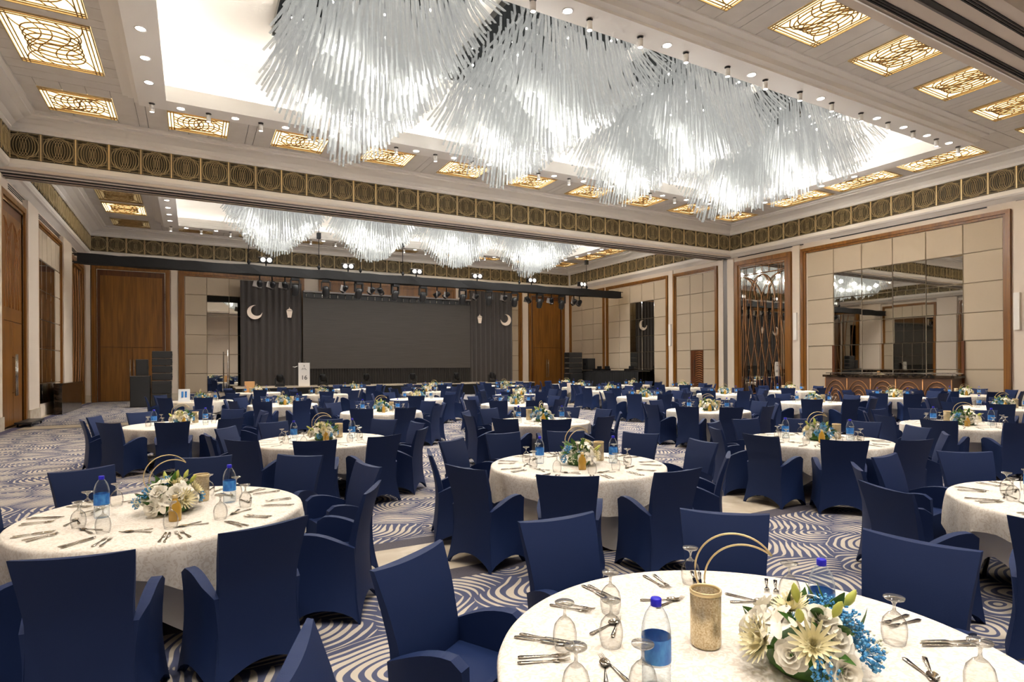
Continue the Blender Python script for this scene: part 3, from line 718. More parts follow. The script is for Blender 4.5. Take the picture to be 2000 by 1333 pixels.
mb.tube([(-.02, -.035, 1.24), (.0, -.035, 1.12), (.02, -.035, 1.24)], .012, 5); mb.tube([(-.12, -.035, .98), (-.07, -.035, 1.08), (-.02, -.035, .99), (.03, -.035, 1.08), (.1, -.035, .98), (.14, -.035, .98)], .012, 5)
mb.build('emblem', 'black_metal', lec)
# moving heads
def moving_head():
    t = thing('moving_head_light', 'x', 'stage light')
    MB().box(-.15, .15, -.12, .12, -.1, 0).build('base', 'black_plastic', t)
    for q in (-1, 1): MB().box(q*.165-.025, q*.165+.025, -.06, .06, -.42, -.08).build('yoke_arm', 'black_plastic', t)
    Mh = Matrix.Translation((0, 0, -.42)) @ Matrix.Rotation(R(20), 4, 'X')
    h = MB().lathe([(.06, .16), (.12, .13), (.135, 0), (.15, -.12), (.13, -.27), (.10, -.29), (0, -.29)], 14, Mh).build('head', 'black_plastic', t)
    MB().lathe([(0, -.295), (.1, -.295), (.1, -.285)], 14, Mh).build('lens', 'lens', h)
    return t
mh = moving_head(); mh.scale = (1.3, 1.3, 1.3)
hx = [4.7, 6.25, 8.0, 10.05, 11.7, 14.2, 15.95, 17.75, 19.6, 21.3]
for k, x in enumerate(hx):
    lb = 'black moving head light hanging under the truss, %s from the doors' % ORD[k]; ROT = rnd.uniform(-.3, .3)
    if k == 0: mh.location = (x, 32, 6.53); mh['label'] = lb; mh['group'] = 'moving heads under the truss'
    else: copy_tree(mh, (x, 32, 6.53), ROT, lb, 'moving heads under the truss')
fh = thing('floor_moving_head', 'x', 'stage light'); fh.scale = (1.25, 1.25, 1.25)
MB().box(-.2, .2, -.15, .15, 0, .14).build('base', 'black_plastic', fh); [MB().box(q*.19-.03, q*.19+.03, -.06, .06, .12, .42).build('yoke_arm', 'black_plastic', fh) for q in (-1, 1)]
h_ = MB().lathe([(.1, .22), (.15, .3), (.15, .5), (.1, .56), (0, .56)], 14).build('head', 'black_metal', fh); MB().lathe([(0, .565), (.1, .565), (.1, .55)], 12).build('lens', 'lens', h_)
for k, x in enumerate((4.43, 6.85, 9.47, 12.46, 15.51, 18.21)):
    lb = 'moving head light standing on the stage edge, %s from the lectern side' % ORD[k]
    if k == 0: fh.location = (x, 36.1, .76); fh['label'] = lb; fh['group'] = 'moving heads on the stage'
    else: copy_tree(fh, (x, 36.1, .76), rnd.uniform(-.4, .4), lb, 'moving heads on the stage')
# truss
tr = thing('lighting_truss', 'long black draped lighting truss hung across the hall', 'truss', (10.8, 32, 6.55))
def trF(u, v):
    q = 2*pi*v; zz = .225-.225*sin(q) if False else 0
    return (0, 0, 0)
secs = []
for k in range(41):
    x = -15.25+30.5*k/40; j = .02*sin(k*2.3)+.012*sin(k*5.1)
    secs.append([(x, -.24+j, 0+j), (x, .24+j, 0-j*.5), (x, .24, .44+j*.6), (x, -.24-j*.5, .45+j)])
MB().loft(secs, False).build('black_drape', 'black_cloth', tr)
for sx in (-15.3, 15.3):
    for yy in (-.2, .2):
        for zz in (.05, .4): MB().tube([(sx-.12, yy, zz), (sx+.12, yy, zz)], .03, 6).build('chord_end', 'black_metal', tr)
bl = thing('blinder_light', 'x', 'stage light'); bl.scale = (1.2, 1.2, 1.2)
MB().box(-.26, .26, -.1, .1, .12, .34).build('housing', 'black_metal', bl); MB().box(-.3, .3, -.13, .13, .33, .36).build('top_flap', 'track_grey', bl)
for sx in (-.125, .125): MB().lathe([(0, 0), (.1, 0), (.1, .02), (0, .025)], 14, Matrix.Translation((sx, -.1, .23)) @ Matrix.Rotation(R(90), 4, 'X')).build('lamp_lens', 'lamp_white', bl)
MB().tube([(0, 0, 0), (0, 0, .14)], .03, 6).build('clamp', 'black_metal', bl)
for k, x in enumerate((3.3, 7.43, 11.3, 15.16, 18.98, 22.9)):
    lb = 'twin lamp blinder light on top of the truss, %s from the doors' % ORD[k]
    if k == 0: bl.location = (x, 32, 7.05); bl['label'] = lb; bl['group'] = 'blinders on the truss'
    else: copy_tree(bl, (x, 32, 7.05), rnd.uniform(-.25, .25), lb, 'blinders on the truss')
pc = thing('par_can', 'x', 'stage light'); pc.scale = (1.45, 1.45, 1.45)
MB().tube([(0, 0, 0), (0, 0, -.2)], .025, 6).build('clamp', 'black_metal', pc)
Mq = Matrix.Translation((0, 0, -.3)) @ Matrix.Rotation(R(55), 4, 'X')
b_ = MB().lathe([(.05, .16), (.09, .12), (.11, -.14), (.1, -.14), (.02, -.1), (0, -.1)], 12, Mq).build('can_body', 'black_metal', pc); MB().lathe([(0, -.125), (.095, -.125), (.095, -.115)], 12, Mq).build('lens', 'lamp_white', b_)
MB().box(-.15, .15, -.015, .015, -.42, -.2, Matrix.Rotation(R(12), 4, 'Y')).build('barn_door', 'track_grey', pc)
for k, x in enumerate((3.0, 3.6, 4.2, 7.2, 8.7, 9.2, 12.6, 13.2, 15.1, 17.0, 18.7, 20.4, 22.2, 22.8)):
    lb = 'small par lamp clamped under the truss, %s from the doors' % ORD[k]
    if k == 0: pc.location = (x, 32, 6.53); pc['label'] = lb; pc['group'] = 'par lamps under the truss'
    else: copy_tree(pc, (x, 32+rnd.uniform(-.15, .15), 6.53), rnd.uniform(-1.2, 1.2), lb, 'par lamps under the truss')
ho = thing('chain_hoist', 'x', 'hoist')
MB().tube([(0, 0, 0), (0, 0, 2.5)], .02, 6).build('chain', 'black_metal', ho); MB().box(-.1, .1, -.1, .1, 1.65, 1.95).build('motor', 'black_plastic', ho); MB().lathe([(.03, 0), (.09, .12), (.03, .25)], 8).build('hook_block', 'black_metal', ho)
for k, x in enumerate((2.5, 5.9, 8.1, 10.5, 18.1, 23.3)):
    lb = 'black chain hoist holding up the truss, %s from the doors' % ORD[k]
    if k == 0: ho.location = (x, 32, 7.04); ho['label'] = lb; ho['group'] = 'chain hoists over the truss'
    else: copy_tree(ho, (x, 32, 7.04), 0, lb, 'chain hoists over the truss')
# loudspeakers
def speaker(name, x, y, z, wd, dp, h, lb, group=None, boxes=1):
    t = thing(name, lb, 'loudspeaker', (x, y, z), 0, group)
    MB().box(-wd/2, wd/2, -dp/2, dp/2, .01, h-.01).build('cabinet', 'black_plastic', t); MB().box(-wd/2+.03, wd/2-.03, -dp/2-.02, -dp/2, .04, h-.04).build('grille', 'speaker_grille', t)
    MB().box(-wd/2, wd/2, -dp/2-.005, dp/2, h-.02, h).build('top_edge', 'track_grey', t)
    for s in (-1, 1): MB().box(s*wd/2-.015, s*wd/2+.015, -.1, .1, h*.4, h*.6).build('side_handle', 'black_metal', t)
speaker('subwoofer', -2.2, 33.4, 0, .82, .9, 1.5, 'tall black subwoofer cabinet before the wooden double door')
speaker('monitor_speaker', -2.14, 33.4, 1.5, .5, .45, .80, 'small black speaker standing on the subwoofer cabinet')
for k in range(2): speaker('subwoofer', -1.32, 33.35, k*.63, .82, .85, .62, 'black bass cabinet, %s of the line array stack' % ('lowest' if k == 0 else 'second from floor'), 'stacked speaker by the doors')
for k in range(4): speaker('line_array_speaker', -1.30, 33.35, 1.27+k*.36, .84, .5, .35, 'black line array box, %s up in stack near wooden door' % ORD[k], 'stacked speaker by the doors')
for k in range(2): speaker('subwoofer', 24.25, 35.0, k*.66, 1.1, .8, .65, 'black bass cabinet, %s of the stack near orange door' % ('lowest' if k == 0 else 'upper one'), 'stacked speaker by the orange door')
for k in range(4): speaker('line_array_speaker', 24.25, 35.0, 1.33+k*.38, 1.15, .6, .37, 'black line array box, %s up in stack near orange door' % ORD[k], 'stacked speaker by the orange door')
speaker('monitor_speaker', 25.35, 34.6, 1.56, .7, .6, .85, 'black speaker beside the line array near panelled wall')
dk = thing('control_desk', 'long control desk hidden behind black pleated skirting', 'desk', (25.6, 32.6, 0), R(90))
MB().box(-3.7, 3.7, -.45, .5, 1.46, 1.54).build('desk_top', 'black_plastic', dk)
def dF(u, v): return (-3.7+7.4*u, .5+.03*(1+sin(u*40*2*pi)), 1.46*(1-v))
def dB(u, v): p = dF(u, v); return (p[0], p[1]-.03, p[2])
MB().gsolid(dF, dB, 320, 1).build('skirting', 'black_cloth', dk)
for i, xx in enumerate((-2.2, .4, 1.3)):
    t = thing('control_console', 'small black console on the draped desk, %s from the stage' % ORD[i], 'equipment', (25.6, 32.6+xx, 1.54), R(90), 'equipment on the control desk')
    MB().box(-.3, .3, -.25, .2, 0, .1).build('body', 'black_metal', t); MB().box(-.25, .25, -.2, -.16, .1, .3).build('screen', 'black_plastic', t)
# marble counter, buffet
t = thing('marble_counter', 'dark veined marble counter against the mirrored bay', 'counter', (-4.9, 32.0, 0))
MB().box(-.03, .24, -2.4, 2.4, 0, 1.2).build('body', 'marble_dark', t); MB().box(-.03, .28, -2.46, 2.46, 1.2, 1.27).build('counter_top', 'marble_dark', t)
t = thing('buffet_counter', 'carved buffet counter with stone top below the big mirror', 'counter', (26.4, 14.3, 0))
MB().box(-.4, .4, -2.6, 2.6, 0, 1.3).build('body', 'buffet_wood', t); MB().box(-.46, .42, -2.7, 2.7, 1.3, 1.4).build('counter_top', 'marble_dark', t)
MB().box(-.3, .42, -2.65, 2.65, 1.46, 1.5).build('glass_shelf', 'steel', t)
for yy in (-2.6, 0, 2.6): MB().tube([(0, yy, 1.4), (0, yy, 1.48)], .03, 6).build('shelf_post', 'steel', t)
for q in range(5):
    mb = MB(); c0 = -2.6+1.04*(q+.5)
    for rr in (.5, .38, .26, .14): mb.tube([(-.42, c0+rr*cos(k/10*pi), .3+rr*1.7*sin(k/10*pi)) for k in range(11)], .02, 5)
    for s in (-1, 1): mb.tube([(-.42, c0+s*.51, .1), (-.42, c0+s*.51, 1.25)], .02, 5)
    mb.build('carved_arch', 'copper', t)
t = thing('light_stand', 'slim silver stand pole beside the charcoal drape', 'stand', (1.75, 36.6, 0)); MB().tube([(0, 0, .05), (0, 0, 2.9)], .035, 8).build('pole', 'steel', t); MB().lathe([(.3, 0), (.3, .04), (.05, .06)], 12).build('base', 'black_metal', t)

# ------------------------------------------------------------------ banquet tables and chairs
def rrect(cx_, cy_, wd, th, z, n=3):
    r = min(th*.48, .03); pts = []
    for sx, sy, a0 in ((1, 1, 0), (-1, 1, 90), (-1, -1, 180), (1, -1, 270)):
        for k in range(n):
            a = R(a0+90*k/(n-1)); pts.append((cx_+sx*(wd/2-r)+r*cos(a), cy_+sy*(th/2-r)+r*sin(a), z))
    return pts
def make_chair():
    t = thing('covered_armchair', 'x', 'chair')
    def ip(z, tb):
        for (z0, v0), (z1, v1) in zip(tb, tb[1:]):
            if z <= z1: k = (z-z0)/(z1-z0); k = k*k*(3-2*k) if False else k; return v0+(v1-v0)*k
        return tb[-1][1]
    WB = [(0, .292), (.1, .272), (.25, .252), (.4, .240), (.52, .235), (.62, .238), (.75, .252), (.88, .266), (.95, .272)]
    YB_ = [(0, -.292), (.15, -.262), (.3, -.245), (.45, -.240), (.6, -.248), (.75, -.280), (.95, -.335)]
    YF = [(0, -.262), (.3, -.215), (.40, -.18), (.5, -.170), (.6, -.185), (.75, -.225), (.95, -.300)]
    def BF(u, v):
        x = 2*u-1; zt = .948-.014*(1-x*x); h = .13*(1-x*x)**.8; z = zt+(h-zt)*v
        return (x*ip(z, WB), ip(z, YB_)+.014*(x*x)-.008, z)
    def BB(u, v):
        p = BF(u, v); x = 2*u-1; return (p[0]*.985, ip(p[2], YF)-.012*x*x+.006, p[2]-(.004 if v == 0 else 0))
    MB().gsolid(BB, BF, 10, 16).build('back_cover', 'navy_cloth', t)
    MB().gsolid(lambda u, v: (-.235+.47*u, -.19+.37*v, .455+.022*sin(pi*u)*sin(pi*min(v*1.1, 1))-.015*v), lambda u, v: (-.235+.47*u, -.19+.37*v, .36), 6, 6).build('seat', 'navy_cloth', t)
    def topz(y):
        k = (y+.22)/.42
        return .555+.10*sin(min(k*1.3, 1)*pi/2) - (.05*max(0, (k-.82)/.18)**2)
    for s in (-1, 1):
        def yy(u): return -.235+.425*u
        def hem(u): return .11*(1-(2*u-1)**2)**.8 if 0 < u < 1 else 0.
        def F(u, v):
            zt = topz(yy(u)); z = zt+(hem(u)-zt)*v; y = yy(u)
            y += (.045*(1-u)*-1*v**2) if u < .5 else .03*(u-.5)*2*v
            return (s*((.262+.030*min(1, u*3.5))-.022*sin(pi*v)+.018*v**2), y, z)
        def B(u, v):
            p = F(u, v); return (s*(.232+.02*v), p[1], p[2])
        mb = MB()
        if s > 0: mb.gsolid(B, F, 8, 8)
        else: mb.gsolid(F, B, 8, 8)
        mb.build('armrest', 'navy_cloth', t)
    def F2(u, v):
        x = 2*u-1; wd = .25+.03*v; z0 = .45; h = .12*(1-x*x)**.8; return (x*wd, .178+.03*v, z0+(h-z0)*v)
    def B2(u, v): p = F2(u, v); return (p[0], p[1]-.03, p[2])
    MB().gsolid(F2, B2, 8, 5).build('front_skirt', 'navy_cloth', t)
    return t
chair0 = make_chair(); chair_used = [False]

TR = 1.0
def make_table():
    t = thing('banquet_table', 'x', 'table')
    n, m = 64, 10; vs_, fs = [], []
    for j in range(m+1):
        v = j/m
        for i in range(n):
            th = 2*pi*i/n; c2 = abs(cos(2*th)); leg = c2**6
            h = .34*(1-c2**1.6); z = .735+(h-.735)*v
            dz = (.735-z)/.735
            r = .955-.07*dz-(.17*(1-leg)+.07*leg)*dz**1.2
            vs_.append((r*cos(th), r*sin(th), z))
    for j in range(m):
        for i in range(n): fs.append((j*n+i, (j+1)*n+i, (j+1)*n+(i+1) % n, j*n+(i+1) % n))
    fs.append(tuple(range(n)))
    MB().add(vs_, fs, True).build('spandex_cover', 'spandex_white', t)
    MB().lathe([(.96, .70), (.97, .705), (.97, .735), (.96, .74)], 40).build('table_top', 'wood_dark', t)
    for k in range(4): a = k*pi/2; MB().tube([(.62*cos(a), .62*sin(a), .70), (.74*cos(a), .74*sin(a), 0.0)], .018, 6).build('leg', 'steel', t)
    return t
table0 = make_table()
def cloth_mesh(seed):
    rg = random.Random(seed); n = 120; ph = rg.uniform(0, 6.28); vs_, fs = [(0, 0, .757)], []
    waves = [(rg.randint(9, 13), rg.uniform(0, 6.28), .022), (rg.randint(17, 24), rg.uniform(0, 6.28), .014), (rg.randint(5, 7), rg.uniform(0, 6.28), .018)]
    prof = [(.5, 0, 0), (.94, 0, 0), (.975, -.002, 0), (.988, -.010, .02), (.995, -.03, .10), (.997, -.10, .4), (.992, -.19, .75), (.985, -.285, 1.0)]
    for k, (r, dz, wv) in enumerate(prof):
        for i in range(n):
            th = 2*pi*i/n; ww = sum(a*sin(f*th+p) for f, p, a in waves)
            drop = 1+.28*cos(4*(th-ph))+.10*sin(7*th+ph)
            vs_.append(((r+ww*wv*TR)*cos(th)*TR, (r+ww*wv)*sin(th)*TR, .757+dz*(drop if wv > .3 else 1)))
    for i in range(n): fs.append((0, 1+i, 1+(i+1) % n))
    for k in range(len(prof)-1):
        for i in range(n):
            a = 1+k*n; fs.append((a+i, a+n+i, a+n+(i+1) % n, a+(i+1) % n))
    return MB().add(vs_, fs, True).mesh('tablecloth', 'tablecloth')
cloths = [cloth_mesh(s) for s in range(5)]

# small things on the tables
gob_me = MB().lathe([(.038, .0), (.0395, .0), (.047, .035), (.047, .065), (.040, .095), (.022, .118), (.008, .128), (.0055, .14), (.006, .155), (.012, .166), (.036, .176), (.039, .180), (.038, .184), (0, .186)], 20, caps=False).mesh('goblet', 'goblet_glass')
gob_me.materials.append(MATS['goblet_foot'])
for p_ in gob_me.polygons:
    if p_.center.z > .11: p_.material_index = 1
gob_lo = [(.038, .0), (.047, .05), (.040, .095), (.008, .126), (.006, .155), (.036, .176), (.038, .184), (0, .186)]
def make_bottle():
    t = thing('water_bottle', 'x', 'bottle')
    prof = [(.0, .004), (.044, 0), (.049, .008)]
    for k in range(7): z = .015+k*.011; prof += [(.050, z), (.0475, z+.0055)]
    prof += [(.050, .098), (.050, .18), (.0505, .20), (.047, .225), (.038, .255), (.024, .278), (.0165, .287), (.0165, .296), (0, .297)]
    MB().lathe(prof, 20, caps=False).build('bottle_body', 'bottle_glass', t)
    lb = MB().lathe([(.0512, .095), (.0512, .182)], 20, caps=False).build('label_band', 'bottle_label', t)
    MB().lathe([(.0515, .092), (.0515, .099)], 20, caps=False).build('label_edge', 'label_white', lb)
    MB().lathe([(.0185, .285), (.019, .287), (.019, .309), (.017, .312), (0, .312)], 14).build('cap', 'bottle_cap', t)
    return t
bottle0 = make_bottle()
def make_oil():
    t = thing('oil_bottle', 'x', 'bottle')
    MB().lathe([(0, .003), (.040, 0), (.043, .01), (.043, .085), (.036, .12), (.020, .145), (.016, .17), (0, .171)], 14, caps=False).build('glass_body', 'oil_amber', t)
    MB().lathe([(.018, .165), (.018, .188), (0, .19)], 10).build('stopper', 'gold', t)
    return t
oil0 = make_oil()
def make_candle():
    t = thing('candle_holder', 'x', 'candle holder')
    MB().lathe([(0, .004), (.056, 0), (.06, .01), (.06, .21), (.058, .212), (.055, .21), (.054, .02), (0, .015)], 24, caps=False).build('glass_cylinder', 'mercury_glass', t)
    MB().lathe([(.058, .206), (.062, .208), (.062, .222), (.058, .224), (.054, .22), (.058, .206)], 24, caps=False).build('gold_rim', 'gold', t)
    MB().lathe([(0, .02), (.035, .02), (.035, .09), (0, .095)], 12).build('candle', 'cream_flower', t)
    return t
candle0 = make_candle()
def make_ring():
    t = thing('crescent_ring_stand', 'x', 'ornament')
    def arc(c, r, a0, a1, n=30): return [(c[0]+r*cos(a0+(a1-a0)*k/n), 0, c[1]+r*sin(a0+(a1-a0)*k/n)) for k in range(n+1)]
    ro, tip, foot = .17, R(32), R(232)
    co = (0, .215); p1 = (co[0]+ro*cos(tip), co[1]+ro*sin(tip)); p0 = (co[0]+ro*cos(foot), co[1]+ro*sin(foot))
    MB().tube(arc(co, ro, foot, tip), .0045, 6).build('outer_ring', 'gold', t)
    mx, mz = (p0[0]+p1[0])/2, (p0[1]+p1[1])/2; dx, dz = p1[0]-p0[0], p1[1]-p0[1]; L = math.hypot(dx, dz); nx_, nz_ = -dz/L, dx/L
    ci = (mx-nx_*.03, mz-nz_*.03); ri = math.hypot(p0[0]-ci[0], p0[1]-ci[1])
    a0 = math.atan2(p0[1]-ci[1], p0[0]-ci[0]); a1 = math.atan2(p1[1]-ci[1], p1[0]-ci[0])
    while a0 < a1: a0 += 2*pi
    MB().tube(arc(ci, ri, a0, a1), .0045, 6).build('inner_ring', 'gold', t)
    MB().tube([(p0[0], 0, p0[1]), (p0[0]+.03, 0, .0)], .005, 6).build('stem', 'gold', t)
    return t
ring0 = make_ring()
# flowers
def petal(mb, M, L, W, cup, curl, n=4):
    v, f = [], []
    for j in range(n+1):
        t = j/n; wd = W*sin(pi*min(.12+t*.80, 1))**.7
        for i in range(3):
            s = i-1
            v.append((s*wd/2, L*t*cos(curl*t), L*(cup*t*t+.25*t)+abs(s)*wd*.22+L*sin(curl*t)*.4))
    for j in range(n):
        for i in range(2): a = j*3+i; f.append((a, a+1, a+4, a+3))
    mb.add(v, f, True, M)
def rose():
    mb = MB()
    for ring_, n, el, L in ((0, 3, 78, .026), (1, 5, 58, .034), (2, 5, 36, .040), (3, 6, 14, .046)):
        for k in range(n):
            M = Matrix.Rotation(2*pi*k/n+ring_*.6, 4, 'Z') @ Matrix.Translation((0, .004+.002*ring_, .004*(3-ring_))) @ Matrix.Rotation(R(el), 4, 'X')
            petal(mb, M, L, L*1.05, -.1, -.5)
    return mb
def mum():
    mb = MB()
    for n, el, L in ((18, 6, .062), (16, 24, .054), (12, 46, .042), (8, 68, .028)):
        for k in range(n): petal(mb, Matrix.Rotation(2*pi*k/n+el, 4, 'Z') @ Matrix.Rotation(R(el), 4, 'X'), L, .011, .12, .2, 3)
    mb.lathe([(.010, .006), (.008, .014), (0, .018)], 8)
    return mb
def lily():
    mb = MB()
    for k in range(6): petal(mb, Matrix.Rotation(2*pi*k/6, 4, 'Z') @ Matrix.Rotation(R(34 if k % 2 else 26), 4, 'X'), .075, .036, -.35, -.7, 5)
    return mb
def bud(): return MB().lathe([(.003, 0), (.012, .02), (.014, .035), (.008, .058), (0, .07)], 8, caps=False)
def leaf(L=.12, W=.032):
    mb = MB(); v, f = [], []
    for j in range(7):
        t = j/6; wd = W*sin(pi*(t**.8))*.5+.001
        for s in (-1, 0, 1): v.append((s*wd, L*t, .35*L*t-.35*L*t*t+abs(s)*wd*.4))
    for j in range(6):
        for i in range(2): a = j*3+i; f.append((a, a+1, a+4, a+3))
    return mb.add(v, f, True)
def gyp(seed, n=46, r=.036):
    rg = random.Random(seed); mb = MB()
    for k in range(n):
        d = Vector((rg.gauss(0, 1), rg.gauss(0, 1), abs(rg.gauss(0, 1)))).normalized()*r*rg.uniform(.6, 1); mb.blob(d, rg.uniform(.003, .006))
        if k % 3 == 0: mb.tube([(0, 0, -.01), d], .0008, 3)
    return mb
FM = {'white_rose': rose().mesh('white_rose', 'white_flower'), 'chrysanthemum': mum().mesh('chrysanthemum', 'cream_flower'), 'white_lily': lily().mesh('white_lily', 'white_flower'),
      'lily_bud': bud().mesh('lily_bud', 'bud_green'), 'leaf': leaf().mesh('leaf', 'leaf_green'), 'blue_gypsophila': gyp(1, 90, .04).mesh('blue_gypsophila', 'blue_gyp'), 'white_gypsophila': gyp(2, 34, .034).mesh('white_gypsophila', 'white_gyp')}
def make_bouquet(seed, name='flower_centerpiece'):
    rg = random.Random(seed); t = thing(name, 'x', 'flower arrangement')
    MB().lathe([(0, 0), (.12, 0), (.14, .02), (.12, .08), (.07, .12), (0, .13)], 14, caps=False).build('foam_base', 'leaf_green', t)
    def put(kind, az, el, r, s=1.):
        d = Vector((cos(az)*cos(el), sin(az)*cos(el), sin(el))); p = Vector((d.x*r*1.62, d.y*r*1.62, .055+d.z*r*1.35))
        o = link(kind, FM[kind], t); q = d.to_track_quat('Z', 'Y').to_matrix().to_4x4()
        o.matrix_basis = Matrix.Translation(p) @ q @ Matrix.Rotation(rg.uniform(0, 6.28), 4, 'Z') @ (Matrix.Rotation(R(70), 4, 'X') if kind == 'leaf' else Matrix.Identity(4)) @ Matrix.Scale(s, 4)
        if kind.endswith('gypsophila'): o['kind'] = 'stuff'
    k = 0
    for n, el in ((12, 14), (9, 42), (4, 72)):
        for i in range(n):
            az = 2*pi*i/n+el+rg.uniform(-.2, .2)
            kind = ('white_rose', 'blue_gypsophila', 'white_lily', 'blue_gypsophila', 'white_gypsophila', 'chrysanthemum', 'white_rose', 'white_rose')[(k*3+seed) % 8]; k += 1
            put(kind, az, R(el+rg.uniform(-8, 8)), .118+rg.uniform(-.01, .015), rg.uniform(1.2, 1.5))
    for i in range(24): put('leaf', rg.uniform(0, 6.28), R(rg.uniform(12, 75)), .085, rg.uniform(.9, 1.4))
    for i in range(4): put('lily_bud', rg.uniform(0, 6.28), R(rg.uniform(30, 80)), .15, rg.uniform(.9, 1.2))
    return t
bouq = [make_bouquet(s) for s in (3, 8)]
def join_bouquet(t):
    # one mesh with all materials for the distant tables
    bv, bf, bm, sm, mats = [], [], [], [], []
    for ch in t.children:
        me = ch.data; M = ch.matrix_basis.copy(); o = len(bv); mt = me.materials[0]
        if mt not in mats: mats.append(mt)
        bv += [tuple(M @ v.co) for v in me.vertices]
        for p in me.polygons: bf.append(tuple(i+o for i in p.vertices)); bm.append(mats.index(mt)); sm.append(True)
    me = bpy.data.meshes.new('flower_centerpiece'); me.from_pydata(bv, [], bf)
    for m_ in mats: me.materials.append(m_)
    me.polygons.foreach_set('material_index', bm); me.polygons.foreach_set('use_smooth', sm); me.update(); return me
bouq_far = [join_bouquet(b) for b in bouq]
# cutlery: lies along +y, handle at -y
def handle(mb, L0, L1):
    mb.loft([rrect(0, y, wd, th, 0, 2) and [(px, y, .004+pz) for px, pz in ((wd/2, -th/2), (wd/2, th/2), (-wd/2, th/2), (-wd/2, -th/2))] for y, wd, th in
             ((L0, .012, .002), (L0+.01, .018, .003), (L0+.06, .012, .003), (L1-.02, .006, .0035), (L1, .006, .003))])
def fork_m():
    mb = MB(); handle(mb, -.10, .03)
    mb.loft([[(px, y, .006+z+pz) for px, pz in ((wd/2, -.001), (wd/2, .001), (-wd/2, .001), (-wd/2, -.001))] for y, wd, z in ((.03, .006, 0), (.045, .018, -.002), (.06, .024, -.002))])
    for k in range(4): x = -.0095+k*.0063; mb.tube([(x, .058, .004), (x, .08, .003), (x, .102, .009)], [.0018, .0017, .0008], 4)
    return mb.mesh('dinner_fork', 'cutlery_steel')
def knife_m():
    mb = MB(); handle(mb, -.11, .0)
    mb.loft([[(px, y, .006+pz) for px, pz in ((w1, -.0008), (w1, .0008), (-.005, .0015), (-.005, -.0015))] for y, w1 in ((0, .002), (.01, .011), (.09, .011), (.115, .006), (.125, -.003))])
    return mb.mesh('table_knife', 'cutlery_steel')
def spoon_m():
    mb = MB(); handle(mb, -.10, .03)
    v, f = [], []
    for j in range(7):
        t = j/6; wd = .021*sin(pi*(.06+.90*t))**.6; y = .028+.062*t
        for i in range(5): s = -1+i*.5; v.append((s*wd, y, .006-.009*(1-s*s)*sin(pi*(.1+.8*t))+.004))
    for j in range(6):
        for i in range(4): a = j*5+i; f.append((a, a+1, a+6, a+5))
    mb.add(v, f, True)
    return mb.mesh('dessert_spoon', 'cutlery_steel')
CM = {'dinner_fork': fork_m(), 'table_knife': knife_m(), 'dessert_spoon': spoon_m()}

def seats(off, n=10, r=1.58): return [(off+360./n*k, r) for k in range(n)]
T = [  # row, x, y, seats
 ('A', 1.88, 1.50, [(6, 1.50), (46, 1.54), (86, 1.52), (127, 1.58), (163, 1.66), (-34, 1.55), (205, 1.7), (248, 1.6), (290, 1.6)]),
 ('A', 6.30, 1.80, [(90, 1.60), (126, 1.66), (156, 1.82), (190, 1.86), (58, 1.6), (22, 1.6), (-14, 1.6), (-50, 1.6), (-88, 1.6), (226, 1.7)]),
 ('B', -.18, 5.30, [(-102, 1.70), (-70, 1.62), (-30, 1.6), (10, 1.67), (46, 1.70), (80, 1.66), (117, 1.55), (152, 1.6), (188, 1.6), (222, 1.62)]),
 ('B', 3.85, 5.48, [(-163, 1.70), (-128, 1.68), (-92, 1.62), (-50, 1.6), (-10, 1.70), (26, 1.76), (60, 1.7), (92, 1.75), (124, 1.70), (161, 1.66)]),
 ('B', 8.15, 5.42, seats(188, 10, 1.52)), ('B', 12.45, 5.42, seats(193, 10, 1.55)), ('B', 17.9, 6.95, seats(200)),
 ('C', 1.75, 9.28, seats(-106, 10, 1.56)), ('C', 6.2, 10.1, seats(-110)), ('C', 11.2, 10.35, seats(206)), ('C', 16.04, 10.8, seats(210)), ('C', 20.9, 11.2, seats(195)), ('C', 24.2, 10.5, seats(190, 8)),
 ('D', -.2, 13.3, seats(-95)), ('D', 4.15, 14.4, seats(-88)), ('D', 8.4, 15.2, seats(-100)), ('D', 14.1, 15.9, seats(216)), ('D', 18.07, 15.9, seats(202, 8)), ('D', 22.3, 16.1, seats(215, 8)),
 ('E', 2.4, 18.8, seats(-80)), ('E', 6.9, 19.4, seats(-112, 8)), ('E', 11.2, 19.8, seats(-90, 8)), ('E', 16.2, 20.6, seats(-120, 8)), ('E', 21.6, 21.6, seats(-130, 8)),
 ('F', .24, 22.4, seats(-86, 8)), ('F', 4.7, 24.8, seats(-95, 8)), ('F', 9.1, 24.7, seats(-120, 8)), ('F', 13.4, 25.0, seats(-105, 8)), ('F', 17.8, 25.0, seats(-88, 8)), ('F', 22.2, 26.0, seats(-120, 8)),
 ('G', 2.5, 28.2, seats(-92, 8)), ('G', 7.2, 30.0, seats(-116, 8)), ('G', 11.5, 29.8, seats(-98, 8)), ('G', 15.9, 30.0, seats(-110, 8)), ('G', 20.0, 29.6, seats(-124, 8))]
ROWN = {'A': 'front row', 'B': 'second row', 'C': 'third row', 'D': 'fourth row', 'E': 'fifth row', 'F': 'sixth row', 'G': 'stage row'}
cnt = {}; nchair = 0; ngob = 0; far_chairs = []; far_gob = []
first = {}
def place(root, loc, rz, label, group):
    if root.name not in first:
        first[root.name] = 1; root.location = loc; root.rotation_euler = (0, 0, rz); root['label'] = label; root['group'] = group; return root
    return copy_tree(root, loc, rz, label, group)
ZT = .759
